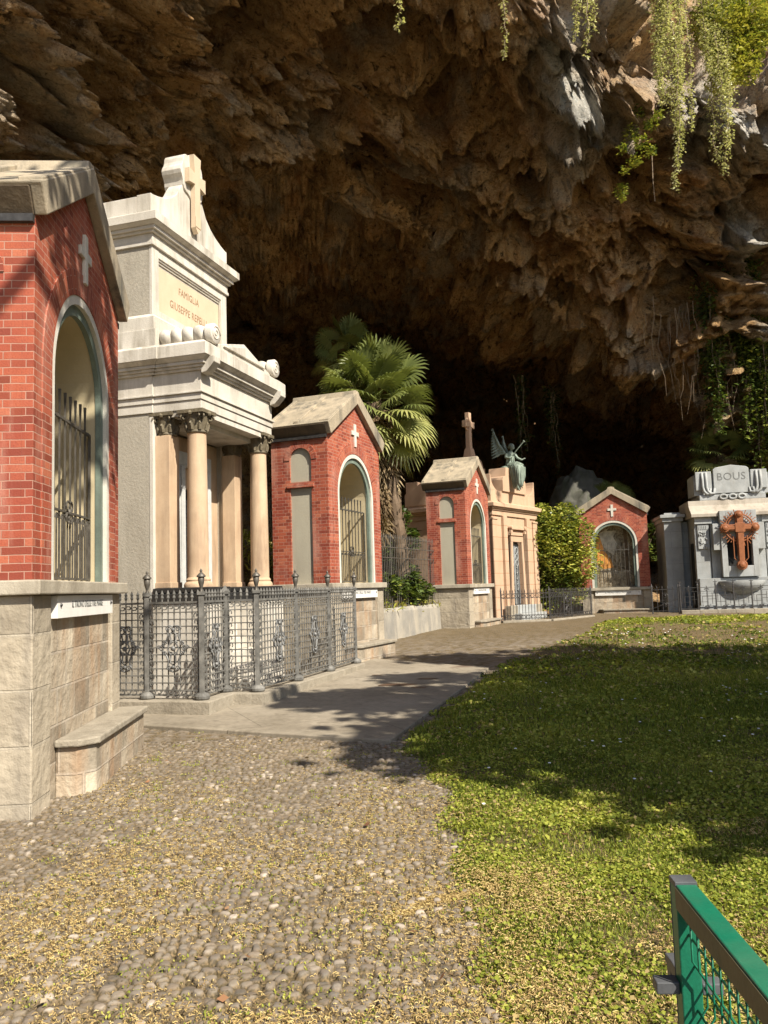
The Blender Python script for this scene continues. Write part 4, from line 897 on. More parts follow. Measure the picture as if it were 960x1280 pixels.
# low rendered wall between two chapels, tall railing on it
LW = [(-1.1, 19.2), (.12, 22.2), (1.75, 25.9)]
def lowwall():
    b = MB(); zt = EZ-.50; n = 26
    pts = []
    for i in range(n+1):
        f = i/n*2; k = min(int(f), 1); u = f-k; pts.append(Vector((LW[k][0]+(LW[k+1][0]-LW[k][0])*u, LW[k][1]+(LW[k+1][1]-LW[k][1])*u, 0)))
    vs = []
    for i, p in enumerate(pts):
        e = (pts[min(i+1, n)]-pts[max(i-1, 0)]).normalized(); nn = Vector((e.y, -e.x, 0)); j = .03*math.sin(i*2.3)+.02*math.sin(i*.9)
        for o, z in ((.20+j*.3, -.2), (.15+j*.5, zt-.10), (.12+j*.5, zt+j*.6), (-.15, zt+j*.5), (-.18, -.2)):
            q = p+nn*o; vs.append((q.x, q.y, z))
    fs = [(i*5+k, (i+1)*5+k, (i+1)*5+k+1, i*5+k+1) for i in range(n) for k in range(4)]+[(0, 1, 2, 3, 4), tuple(n*5+k for k in (4, 3, 2, 1, 0))]
    b.add(vs, fs); o = b.build('low_wall', M['renderwall'], None, bevel=.02); tag(o, 'low stained cement wall below the tall railing between two brick chapels', 'wall')
lowwall()
railing('tall_railing', [(-1.0, 19.3, 0), (.15, 22.25, 0), (1.70, 25.75, 0)], EZ-.49, 1.80, .125, M['gateiron'], 'tall plain iron railing on top of the low stained wall', rails=((.03, .016), (.62, .014), (1.32, .016), (1.60, .018)), tip=.16, posts=True, pr=.018)
def xt(t, P):
    b = MB(); p, q = P[1], P[2]; e = (q-p).normalized()
    for f in (.42,):
        c = p+(q-p)*f
        for z in (.26, .62):
            for s in (-1, 1): b.tube([c+e*(s*.16*math.cos(k*.7)*(1-k/14))+Vector((0, 0, z+.17*math.sin(k*.7)*(1-k/14))) for k in range(12)], .02, 4)
        for s in (-.26, .26): b.tube([c+e*s, c+e*s+Vector((0, 0, .92))], .02, 4)
        b.tube([c+e*-.26+Vector((0, 0, .44)), c+e*.26+Vector((0, 0, .44))], .02, 4)
    b.build('scroll_panel', M['iron'], t)
    b = MB()
    for p, q in zip(P[:-1], P[1:]):
        L = (q-p).length; n = int(L/.16); e = (q-p)/n
        for i in range(n):
            c = p+e*(i+.5)
            for z in (.80, .10): b.tube([c+e.normalized()*(.07*math.cos(k*math.pi/4))+Vector((0, 0, z+.055*math.sin(k*math.pi/4))) for k in range(8)], .010, 4, closed=True)
    b.build('ring_border', M['iron'], t)
railing('spiked_iron_fence', [(3.80, 27.75, 0), (5.45, 27.95, 0), (7.42, 30.3, 0)], EZ-1.17, .90, .105, M['iron'], 'dark spiked iron fence in front of the peach mausoleum and shrub', rails=((.05, .016), (.16, .012), (.73, .012), (.88, .016)), extra=xt, kerb=(.13, -.2))
def xt2(t, P):
    b = MB()
    for p, q in zip(P[:-1], P[1:]):
        e = q-p
        for (u0, z0, u1, z1) in ((.0, .28, .55, .28), (.25, .12, .25, .48), (.55, .08, .55, .66), (.25, .48, .8, .48), (.8, .2, .8, .62), (.55, .38, 1., .38), (.1, .62, .1, .3)): b.tube([p+e*u0+Vector((0, 0, z0)), p+e*u1+Vector((0, 0, z1))], .010, 4)
        for u, z in ((.5, .10), (.5, .72)):
            for s in (-1, 1): b.tube([p+e*(u+s*.14*math.cos(k*.8)*(1-k/10))+Vector((0, 0, z+.06*math.sin(k*.8)*(1-k/10))) for k in range(8)], .012, 4)
    b.build('square_pattern', M['iron'], t)
    for i, p in enumerate(P):
        m = MB(); c = p+Vector((0, 0, .93)); m.tube([c, c+Vector((0, 0, .16))], [.02, .006], 5); m.tube([c+Vector((-.07, 0, .07)), c+Vector((.07, 0, .07))], .012, 5); m.ball(c+Vector((0, 0, .02)), .03, 6); m.build('cross_finial', M['iron'], t)
tp = [(10.65+.03*i+.575*i, 30.25-.105*i, 0) for i in range(8)]
railing('square_pattern_fence', tp, EZ-1.10, .82, .60, M['iron'], 'low iron fence of square pattern with cross finials before the granite tomb', rails=((.05, .014), (.80, .014), (.66, .010)), tip=.05, pr=.020, extra=xt2, kerb=(.14, -.25))
def gate2(t, P):
    b = MB(); p, q = P[0], P[-1]; e = q-p
    for (u, z) in ((.5, .62), (.5, .30)): 
        b.tube([p+e*(u+.12*math.cos(k*math.pi/2))+Vector((0, 0, z+.1*math.sin(k*math.pi/2))) for k in range(4)], .014, 4, closed=True); b.ball(p+e*u+Vector((0, 0, z)), .05, 6)
    b.tube([p+Vector((0, 0, .15)), q+Vector((0, 0, .5))], .012, 4); b.tube([q+Vector((0, 0, .15)), p+Vector((0, 0, .5))], .012, 4); b.build('diamond_pattern', M['iron'], t)
railing('iron_gate', [(9.72, 30.55, 0), (10.60, 30.28, 0)], EZ-1.17, .86, .17, M['iron'], 'narrow iron gate with diamond pattern at the left end of the granite tomb fence', rails=((.06, .016), (.84, .018), (.45, .010)), extra=gate2)

# ================================================================== green metal gate at the lower right
def greengate():
    x0, y0 = .688, 2.06; g0 = float(gz(y0)); top = EZ-.722; a = math.atan2(-.60, -.035); t = empty('green_mesh_gate', (x0, y0, g0), a)   # local x runs along the rail
    H = top-g0; b = MB(); w = .024
    b.box(-w, w, -w, w, .04, H-.004); b.build('post', M['greenpaint'], t, bevel=.003)
    b = MB(); b.box(-w-.002, w+.002, -w-.002, w+.002, H-.0035, H+.010); b.box(-w-.003, -w-.0002, -w-.001, w+.001, .1, H-.004); b.build('post_cap', M['greyplastic'], t, bevel=.002)
    b = MB(); b.box(w+.0005, 2.4, -w, w, H-.052, H+.004, 0); rl = b.build('rail', M['greenpaint'], t, bevel=.003)
    b = MB(); b.box(w+.002, 2.4, -w-.003, -w-.0004, H-.050, H-.001); b.box(w+.002, 2.4, w+.0004, w+.003, H-.050, H-.001); b.build('rail_edge', M['greenedge'], rl)
    b = MB(); b.box(w+.0005, 2.4, -w, w, .06, .11); b.build('rail', M['greenpaint'], t, bevel=.003)
    b = MB(); b.box(2.4005, 2.45, -w, w, .0, H+.02); b.build('hinge_post', M['greenpaint'], t, bevel=.003)
    m = MB()
    for i in range(46):          # welded wire infill with pressed folds
        x = .05+i*.05; m.tube([(x, -.003, .11), (x, -.003, H-.30), (x, .025, H-.26), (x, .025, H-.20), (x, -.003, H-.16), (x, -.003, H-.05)], .0026, 5)
    for z, yy in ((H-.28, .01), (H-.23, .028), (H-.18, .01), (H-.11, 0), (H-.36, 0), (H-.46, 0), (H-.56, 0), (H-.66, 0), (H-.76, 0), (H-.86, 0)): m.tube([(.024, yy, z), (2.4, yy, z)], .003, 5)
    m.build('wire_mesh', M['greenpaint'], t, smooth=True)
    l = MB(); z = H-.235; l.box(-.03, .012, -w-.055, -w-.0005, z-.016, z+.012) ; l.box(-.02, .02, w+.0005, w+.05, z-.014, z+.012); l.prism([(-.155, z-.01), (-.04, z-.024), (-.03, z-.024), (-.03, z+.012), (-.09, z+.016), (-.155, z+.01)], 'y', -.016, .016); l.prism([(-.155, z-.075), (-.135, z-.075), (-.115, z-.01), (-.155, z-.005)], 'y', -.012, .012)
    l.build('latch', M['greyplastic'], t, bevel=.003)
    b = MB()
    for z in (H-.42, H-.5): b.lathe([(.011, w), (.011, w+.008), (.002, w+.011)], 0, z, 10, axis='y'); b.lathe([(.002, -w-.011), (.011, -w-.008), (.011, -w)], 0, z, 10, axis='y')
    b.build('bolt', M['greyplastic'], t)
    tag(t, 'green metal mesh gate with a grey latch in the lower right corner', 'gate')
greengate()

# ================================================================== ground
def lawn_d(x, y):        # >0 inside the lawn
    xb = np.interp(y, [-30, 0, 2, 3.4, 3.9, 4.9, 6.4, 7.7, 8.6, 8.75, 14.96, 15.1, 18, 22.4, 25, 26.4, 60], [1.5, 1.0, .62, .50, .40, .34, .36, .24, .03, .06, 1.86, 1.90, 3.05, 5.5, 6.3, 7.2, 30])
    return np.minimum((x-xb)*.95, 26.9+.0*x-y)
def cobble(x, y, s):
    q = np.stack([x/s, y/s], 1); w = np.stack([vnoise(np.stack([x*3, y*3, x*0], 1), 5), vnoise(np.stack([x*3, y*3, x*0], 1), 9)], 1)*.18; q = q+w
    c = np.floor(q).astype(np.int64); f1 = np.full(len(x), 9.); f2 = f1.copy(); idn = np.zeros(len(x)); z0 = np.zeros(len(x), np.int64)
    for i in (-1, 0, 1):
        for j in (-1, 0, 1):
            ci, cj = c[:, 0]+i, c[:, 1]+j; px = ci+.5+(_hash(ci, cj, z0, 1)-.5)*.75; py = cj+.5+(_hash(ci, cj, z0, 2)-.5)*.75
            el = .75+.5*_hash(ci, cj, z0, 4); d = np.hypot((q[:, 0]-px)*el, (q[:, 1]-py)/el); h = _hash(ci, cj, z0, 3)
            m = d < f1; f2 = np.where(m, f1, np.minimum(f2, d)); idn = np.where(m, h, idn); f1 = np.where(m, d, f1)
    return f1, f2, idn
def cobblemat():
    N = NT('cobbles'); hid = N.attr('stone_id'); mo = N.attr('mortar'); n = N.noise(26, 4)
    col = N.ramp(hid, [(0., (.085, .075, .060)), (.35, (.15, .128, .098)), (.65, (.22, .187, .143)), (.85, (.125, .112, .094)), (.96, (.29, .25, .20)), (1., (.46, .40, .33))])
    col = N.mix(N.ramp(n, [(.35, .5), (.65, 0.)]), col, (.17, .12, .08))
    d = N.mix(N.noise(5, 4), (.030, .022, .012), (.095, .072, .032)); d = N.mix(N.ramp(N.noise(60, 3), [(.45, 0.), (.6, .7)]), d, (.22, .155, .08))
    col = N.mix(mo, col, d)
    big = N.noise(.8, 5); col = N.mix(N.ramp(big, [(.52, 0.), (.74, .45)]), col, (.20, .155, .10))
    return N.done(col, .85, N.bump(N.noise(120, 3), .35, .006))
M['cobble'] = cobblemat()
def ground_h(x, y): return gz(y)+.012*fbm(np.stack([x*.8, y*.8, x*0], 1), 3, 21)
def path():
    V = []; Fc = []; ID = []; MO_ = []; o = 0
    for (xa, xb, ya, yb, st) in ((-2.8, 1.1, 2.6, 5.2, .0080), (-3.4, 1.1, 5.2, 9.2, .0135), (-4.2, 2.6, 9.2, 14.2, .045), (-4.2, 12.8, 14.2, 33.6, .10), (-5.5, 1.4, -4., 2.6, .08)):
        nx, ny = int((xb-xa)/st)+1, int((yb-ya)/st)+1
        X, Y = np.meshgrid(np.linspace(xa, xb, nx), np.linspace(ya, yb, ny)); x, y = X.ravel(), Y.ravel()
        f1, f2, idn = cobble(x, y, .058); e = f2-f1; st_ = np.clip(np.minimum(e/.40, (.62-f1)/.34), 0, 1); dome = np.sqrt(np.clip(1-(1-st_)**2, 0, 1))
        p3 = np.stack([x, y, x*0], 1); sand = np.clip((fbm(p3*.9, 4, 31)-.14)*2.4, 0, 1)*.40          # places where earth covers the stones
        left = np.clip((-1.5-x)*.8, 0, 1)*np.clip((6.2-y)*.6, 0, 1); sand = np.clip(sand+left*.6, 0, 1)
        far = np.clip((y-19)/4, 0, 1); hgt = dome*.027*(1-.7*sand)*(1-.6*far)*(.65+.7*idn)
        mort = np.clip(1.7-st_*3.0, 0, 1); mort = np.maximum(mort, np.clip(sand*1.15-.3*dome-.15*idn, 0, 1)*.9); mort = np.maximum(mort, far*.75)
        z = ground_h(x, y)+hgt-.006+.004*fbm(p3*14, 2, 3)
        V.append(np.stack([x, y, z], 1)); ID.append(idn); MO_.append(mort)
        i = np.arange(nx*ny).reshape(ny, nx); Fc.append(np.stack([i[:-1, :-1].ravel(), i[:-1, 1:].ravel(), i[1:, 1:].ravel(), i[1:, :-1].ravel()], 1)+o); o += nx*ny
    ob = np_mesh('cobbled_path', np.concatenate(V), np.concatenate(Fc), M['cobble'], dict(stone_id=np.concatenate(ID), mortar=np.concatenate(MO_)), smooth=True); tag(ob, kind='structure')
path()
def groundsheet():
    xs = np.concatenate([np.linspace(-400, -30, 12), np.linspace(-25, 35, 61), np.linspace(40, 400, 12)]); ys = np.concatenate([np.linspace(-400, -30, 12), np.linspace(-25, 65, 91), np.linspace(70, 400, 12)])
    X, Y = np.meshgrid(xs, ys); x, y = X.ravel(), Y.ravel(); z = gz(y)-.05
    nx, ny = len(xs), len(ys); i = np.arange(nx*ny).reshape(ny, nx)
    N = NT('bounce_gravel_and_earth'); n = N.noise(.25, 5); col = N.mix(N.ramp(n, [(.45, 0.), (.7, 1.)]), (.40, .33, .23), (.22, .19, .09)); m = N.done(col, .95, N.bump(N.noise(8, 4), .5, .05))  # ground colour lightened to bounce sunlight up to the cave roof
    ob = np_mesh('ground', np.stack([x, y, z], 1), np.stack([i[:-1, :-1].ravel(), i[:-1, 1:].ravel(), i[1:, 1:].ravel(), i[1:, :-1].ravel()], 1), m); tag(ob, kind='structure')
groundsheet()
def soilmat():
    N = NT('lawn_soil'); n = N.noise(3, 6); col = N.ramp(n, [(.3, (.055, .040, .020)), (.5, (.095, .068, .034)), (.62, (.07, .065, .022)), (.8, (.16, .115, .055))])
    f = N.noise(45, 4); col = N.mix(N.ramp(f, [(.5, 0.), (.62, .8)]), col, (.24, .165, .075)); return N.done(col, .95, N.bump(f, .6, .02))
M['soil'] = soilmat()
def lawn():
    V = []; Fc = []; o = 0
    for (xa, xb, ya, yb, st) in ((-.2, 8, 1.5, 9.5, .04), (-.2, 22, 9.5, 27.6, .12), (-.2, 14, -6, 1.5, .25)):
        nx, ny = int((xb-xa)/st)+1, int((yb-ya)/st)+1; X, Y = np.meshgrid(np.linspace(xa, xb, nx), np.linspace(ya, yb, ny)); x, y = X.ravel(), Y.ravel()
        p3 = np.stack([x, y, x*0], 1); d = lawn_d(x, y)+.26*fbm(p3*2.2, 4, 8)+.05*fbm(p3*9, 3, 4)
        z = ground_h(x, y)+np.clip(d, -.25, .25)*.16+.012*fbm(p3*6, 3, 12)+.0*x
        z = np.where(d < -.2, z-.2, z)
        i = np.arange(nx*ny).reshape(ny, nx); q = np.stack([i[:-1, :-1].ravel(), i[:-1, 1:].ravel(), i[1:, 1:].ravel(), i[1:, :-1].ravel()], 1); keep = (d[q] > -.22).any(1)
        V.append(np.stack([x, y, z], 1)); Fc.append(q[keep]+o); o += nx*ny
    ob = np_mesh('lawn', np.concatenate(V), np.concatenate(Fc), M['soil'], smooth=True); tag(ob, kind='structure')
lawn()
def slab():
    P = [(-3.6, 10.36), (-2.95, 10.09), (-.01, 8.71), (.45, 10.3), (1.12, 12.6), (1.79, 14.96), (-.30, 17.2), (-3.6, 12.4)]
    b = MB(); h = .055; n = len(P); b.add([(x, y, float(gz(y))+h) for x, y in P]+[(x, y, float(gz(y))-.12) for x, y in P], [tuple(range(n))]+[(i, i+n, (i+1) % n+n, (i+1) % n) for i in range(n)])
    N = NT('worn_concrete'); n1 = N.noise(1.3, 6); n2 = N.noise(14, 4); col = N.mix(N.ramp(n1, [(.35, 0.), (.65, 1.)]), (.29, .25, .19), (.205, .175, .13)); col = N.mix(N.ramp(n2, [(.35, .35), (.6, 0.)]), col, (.11, .092, .066)); jt = N.n('ShaderNodeTexBrick'); jt.offset = .5; N.setin(jt, Scale=1., Mortar_Size=.006, Brick_Width=2.6, Row_Height=1.9, Mortar_Smooth=.3, Bias=0., Color1=(0, 0, 0, 1), Color2=(1, 1, 1, 1)); N.l(N.mapping((1, 1, 1)), jt.inputs['Vector']); jt.inputs['Vector'].links[0].from_node.inputs['Rotation'].default_value = (0, 0, R(-24)); col = N.mix(N.math('MULTIPLY', jt.outputs['Fac'], .75), col, (.07, .058, .04)); n3 = N.noise(.45, 6, rough=.7); col = N.mix(N.ramp(n3, [(.48, 0.), (.66, .6)]), col, (.34, .30, .235)); n4 = N.noise(5, 5, rough=.7); col = N.mix(N.ramp(n4, [(.55, 0.), (.68, .5)]), col, (.10, .08, .055)); sp = N.noise(.55, 3, N.mapping((1, 1.6, 1), loc=(3.1, 1.7, 0))); col = N.mix(N.ramp(sp, [(.66, 0.), (.72, .7)]), col, (.12, .075, .05))
    o = b.build('concrete_slab', N.done(col, .85, N.bump(N.noise(60, 4), .3, .008)), None, bevel=.012); tag(o, kind='structure')
    b = MB(); rr = random.Random(3)
    for cx, cy, s in ((.62, 13.6, .17), (.1, 13.0, .28), (.45, 12.6, .14), (-.2, 14.3, .1)):
        pts = [(cx+s*(1+.35*math.sin(3*k+cx*9))*math.cos(k*.5236), cy+s*.55*(1+.3*math.sin(2*k))*math.sin(k*.5236)) for k in range(12)]; b.add([(x, y, float(gz(y))+h+.004) for x, y in pts], [tuple(range(12))])
    o = b.build('damp_leaf_stain', plain('damp_brown_stain', (.085, .05, .03), .6), None); tag(o, kind='stuff')
slab()

# ---- grass and clover, litter, weeds
def scatter_quads(n_, pos, size, up, tint, name, mat, asp=.6, fold=.25, hgt=None, bend=0.):
    # each leaf: kite of 2 triangles->4 verts quad ; up: how upright
    n = len(pos); az = RNG.uniform(0, 2*np.pi, n); el = np.clip(RNG.normal(up, .35, n), -.2, 1.45)
    d = np.stack([np.cos(az)*np.cos(el), np.sin(az)*np.cos(el), np.sin(el)], 1); s = np.stack([-np.sin(az), np.cos(az), np.zeros(n)], 1); roll = RNG.normal(0, .5, n)[:, None]
    nrm = np.cross(s, d); s = s*np.cos(roll)+nrm*np.sin(roll)
    L = size[:, None]; W_ = L*asp*.5
    a = pos; b = pos+d*L*.55+s*W_; c = pos+d*L+np.stack([np.zeros(n), np.zeros(n), -bend*size], 1); e = pos+d*L*.55-s*W_
    V = np.stack([a, b, c, e], 1).reshape(-1, 3); F_ = np.arange(4*n).reshape(n, 4); T = np.repeat(tint, 4)
    return V, F_, T
def grass():
    V = []; Fc = []; T = []; o = 0
    for (xa, xb, ya, yb, dens, sz, hh) in ((.0, 2.7, 2.4, 5.2, 24000, .0165, .035), (.0, 5.2, 5.2, 8.6, 10500, .022, .04), (.0, 8, 8.6, 13, 3200, .036, .04), (.4, 13, 13, 20, 800, .06, .04), (3, 16, 20, 27.2, 620, .07, .04)):
        n = int((xb-xa)*(yb-ya)*dens); x = RNG.uniform(xa, xb, n); y = RNG.uniform(ya, yb, n); p3 = np.stack([x, y, x*0], 1)
        d = lawn_d(x, y)+.26*fbm(p3*2.2, 4, 8)+.05*fbm(p3*9, 3, 4); cover = fbm(p3*1.1, 4, 55)*.9+fbm(p3*5, 3, 56)*.5
        dry = np.clip((y-13.5)/5, 0, 1)*np.clip((24.3-y)/1.5, 0, 1)*.75      # worn, thin turf towards the far end
        near = np.clip((4.4-y)/1.5, 0, 1)*.30
        pr = np.clip(.95+cover*1.0-dry-near, .05, 1)*np.clip(d*6+.15, 0, 1)*((x-y*.5 < 1.3))
        k = RNG.uniform(0, 1, n) < pr; x, y, p3, d, cover, dry = x[k], y[k], p3[k], d[k], cover[k], dry[k]; n = len(x)
        z = ground_h(x, y)+np.clip(d, -.25, .25)*.16+.012*fbm(p3*6, 3, 12)
        clover = fbm(p3*1.7, 3, 71)+RNG.normal(0, .35, n) > .08
        zz = z+np.where(clover, RNG.uniform(.004, hh, n), 0); size = np.where(clover, sz*RNG.uniform(.5, 1.5, n), np.minimum(sz*RNG.uniform(.9, 2.3, n), .075))
        up = np.where(clover, .15, 1.0); tint = np.clip(.45+.25*fbm(p3*.7, 3, 77)+RNG.normal(0, .16, n)+np.where(clover, .08, -.06)-dry*.35, .0, .97); tint = np.where(RNG.uniform(0, 1, n) < .05+.15*dry+.1*np.clip((4.6-y)/2, 0, 1), 1.0, tint)
        for sel, asp in ((clover, .95), (~clover, .16)):
            v, f_, t = scatter_quads(sel.sum(), np.stack([x, y, zz], 1)[sel], size[sel], up[sel], tint[sel], '', None, asp)
            V.append(v); Fc.append(f_+o); T.append(t); o += len(v)
    m = leafmat('grass_blades', [(0., (.06, .085, .014)), (.3, (.155, .205, .026)), (.6, (.34, .36, .055)), (.9, (.52, .50, .11)), (.98, (.56, .52, .14)), (1., (.50, .38, .17))], .4, .6, .2)
    ob = np_mesh('grass', np.concatenate(V), np.concatenate(Fc), m, dict(tint=np.concatenate(T))); tag(ob, kind='stuff')
    # daisies
    n = 420; x = RNG.uniform(.6, 12, n); y = RNG.uniform(5.5, 22, n); p3 = np.stack([x, y, x*0], 1); k = (lawn_d(x, y) > .15) & (fbm(p3*.6, 3, 91) > -.05); x, y = x[k], y[k]; n = len(x); z = ground_h(x, y)+.085
    r = .010+.0006*y; a = np.linspace(0, 2*np.pi, 7)[:-1]; vs = np.stack([x[:, None]+r[:, None]*np.cos(a), y[:, None]+r[:, None]*np.sin(a), z[:, None]+.2*r[:, None]*np.sin(a)], 2).reshape(-1, 3)
    ob = np_mesh('daisies', vs, np.arange(6*n).reshape(n, 6), plain('daisy_white', (.75, .75, .7), .7)); tag(ob, kind='stuff')
grass()
def litter():
    V = []; Fc = []; T = []; o = 0
    n = 330000; y = 2.2+RNG.beta(1., 2.2, n)*8.3; x = RNG.uniform(-3.0, 2.4, n)*np.clip(y/5.5, .62, 1.2); p3 = np.stack([x, y, x*0], 1)
    dn = fbm(p3*1.3, 4, 201)+.45*fbm(p3*5, 3, 202); strip = np.exp(-((y-4.55-.10*np.sin(x*5)-.35*(x-.1))/.07)**2)*np.clip((x+.15)*4, 0, 1)*np.clip((.62-x)*5, 0, 1)
    bank = np.exp(-((x-.42)/.22)**2)*(y < 4.6)*.5
    pr = np.clip(.60+dn*1.3+bank-np.clip((y-6.4)*.35, 0, .8)-np.clip((x-.60)*1.2, 0, .75), .012, 1)*.62+strip*2; k = (RNG.uniform(0, 1, n) < pr) & (x > -2.62); x, y, p3 = x[k], y[k], p3[k]
    n2 = 1500; xs = RNG.uniform(-.05, .56, n2); ys = 4.55+.10*np.sin(xs*5)+.35*(xs-.1)-.12+RNG.normal(0, .035, n2); x = np.concatenate([x, xs]); y = np.concatenate([y, ys]); p3 = np.stack([x, y, x*0], 1)
    n = len(x); d = lawn_d(x, y)+.26*fbm(p3*2.2, 4, 8); z = ground_h(x, y)+np.clip(d, 0, .25)*.16+RNG.uniform(.010, .022, n)+np.where(d > .1, .012, 0)
    L = RNG.uniform(.008, .027, n); az = RNG.uniform(0, 6.283, n); cu = RNG.normal(0, 1.3, n); w = RNG.uniform(.0009, .0021, n); c = []
    th = az; px, py = x.copy(), y.copy(); pts = []
    for q in range(4):
        pts.append((px.copy(), py.copy(), np.cos(th), np.sin(th))); px = px+np.cos(th)*L/3; py = py+np.sin(th)*L/3; th = th+cu/3
    rows = []
    for q, (a, b, cx, sx) in enumerate(pts):
        lift = np.array([0, .004, .005, .001])[q]*RNG.uniform(.2, 1.6, n)
        ww = w*(1 if q in (1, 2) else .7); rows += [np.stack([a-sx*ww, b+cx*ww, z+lift], 1), np.stack([a+sx*ww, b-cx*ww, z+lift+.002], 1)]
    V = np.stack(rows, 1).reshape(-1, 3); base = np.arange(n)[:, None]*8; F_ = np.concatenate([base+np.array([[2*q, 2*q+1, 2*q+3, 2*q+2]]) for q in range(3)], 0)
    tint = np.clip(RNG.normal(.5, .25, n), 0, 1)
    m = leafmat('catkin_litter', [(0., (.15, .095, .045)), (.35, (.33, .225, .09)), (.7, (.50, .375, .15)), (1., (.60, .50, .23))], .15, .8, .1)
    ob = np_mesh('catkin_litter', V, F_, m, dict(tint=np.repeat(tint, 8))); tag(ob, kind='stuff')
    # dry leaves and sprouting weeds on the path
    cs = [(RNG.uniform(-2.4, .5), 2.6+RNG.beta(1, 1.6)*6.5, RNG.uniform(.03, .075)) for _ in range(520)]+[(-2.1, 9.3, .09), (-2.35, 8.6, .06), (-1.9, 3.25, .08), (.25, 3.7, .09), (.1, 3.2, .07), (.45, 4.2, .09), (-1.25, 6.6, .07), (-.95, 6.75, .07), (-2.2, 9.7, .06)]
    P = []; S = []; Tn = []; U = []
    for cx, cy, r in cs:
        m_ = int(10+r*260); P.append(np.stack([cx+RNG.normal(0, r*.6, m_), cy+RNG.normal(0, r*.6, m_), np.zeros(m_)], 1)); S.append(RNG.uniform(.007, .020, m_)); Tn.append(np.clip(RNG.normal(.6, .18, m_), 0, .97))
    P = np.concatenate(P); S = np.concatenate(S); Tn = np.concatenate(Tn); P[:, 2] = ground_h(P[:, 0], P[:, 1])+RNG.uniform(.008, .02, len(P))
    v, f_, t = scatter_quads(len(P), P, S, np.full(len(P), .6), Tn, '', None, .55)
    ob = np_mesh('path_weeds', v, f_, bpy.data.materials['grass_blades'], dict(tint=t)); tag(ob, kind='stuff')
    n = 140; x = RNG.uniform(-2.4, 2.0, n); y = 2.6+RNG.beta(1, 1.5, n)*9; P = np.stack([x, y, ground_h(x, y)+.03+.04*(lawn_d(x, y) > .1)], 1); v, f_, t = scatter_quads(n, P, RNG.uniform(.025, .055, n), np.full(n, .1), RNG.uniform(0, 1, n), '', None, .6)
    ob = np_mesh('dry_leaves', v, f_, leafmat('dry_leaf', [(0., (.13, .06, .03)), (.5, (.26, .13, .06)), (.85, (.36, .27, .16)), (1., (.62, .58, .5))], .15, .7), dict(tint=t)); tag(ob, kind='stuff')
litter()
# ================================================================== the cave: one rock sheet from its floor over the roof to the lip and the cliff above
AZ = [-100, -60, -25, -17, -10, -4, 0, 4, 8, 15, 19.5, 22.5, 25, 29, 40, 75]
PROF = {  # (dist, z from eye): foot, back of recess, brow, roof, lip
 -100: [(11, -1.8), (11.5, 4), (11.5, 7), (10.5, 11), (7, 15)],
 -60: [(11, -1.8), (11.5, 4), (11.5, 7), (10.5, 11.5), (7.5, 16)],
 -25: [(22, -1.8), (23, 6), (18.5, 8), (15, 12), (9, 17.)],
 -17: [(38, -1.8), (40, 9), (23, 10.6), (18.5, 13.5), (10.5, 18)],
 -10: [(54, -1.8), (56, 19), (26.0, 13.2), (21.5, 15.6), (12, 18.5)],
 -4: [(62, -1.8), (64, 20), (29.3, 13.6), (24, 16.3), (14, 19)],
 0: [(68, -1.8), (70, 21), (31, 13.9), (26, 16.8), (15.5, 19.)],
 4: [(72, -1.8), (74, 21), (33, 13.6), (28, 16.6), (17.5, 19)],
 8: [(74, -1.8), (76, 19), (35.0, 12.6), (29.5, 15.8), (20.5, 18.8)],
 15: [(76, -1.8), (78, 12), (37.5, 9.9), (32, 14.0), (26, 18.2)],
 19.5: [(62, -1.8), (64, 10), (38, 8.6), (33, 13.6), (28.5, 17.6)],
 22.5: [(38.5, -1.8), (38.6, 2.5), (37.8, 6.2), (34, 13.4), (30.2, 17.2)],
 25: [(37.4, -1.8), (37.4, 3), (37, 7.0), (34.5, 13.0), (31.5, 16.8)],
 29: [(39, -1.8), (39, 4), (38.5, 8), (36, 13.5), (32.5, 17)],
 40: [(44, -1.8), (43, 4), (42, 8), (39, 14), (33.3, 17.5)],
 75: [(52, -1.8), (52, 4), (51, 8), (47, 14), (41, 18)]}
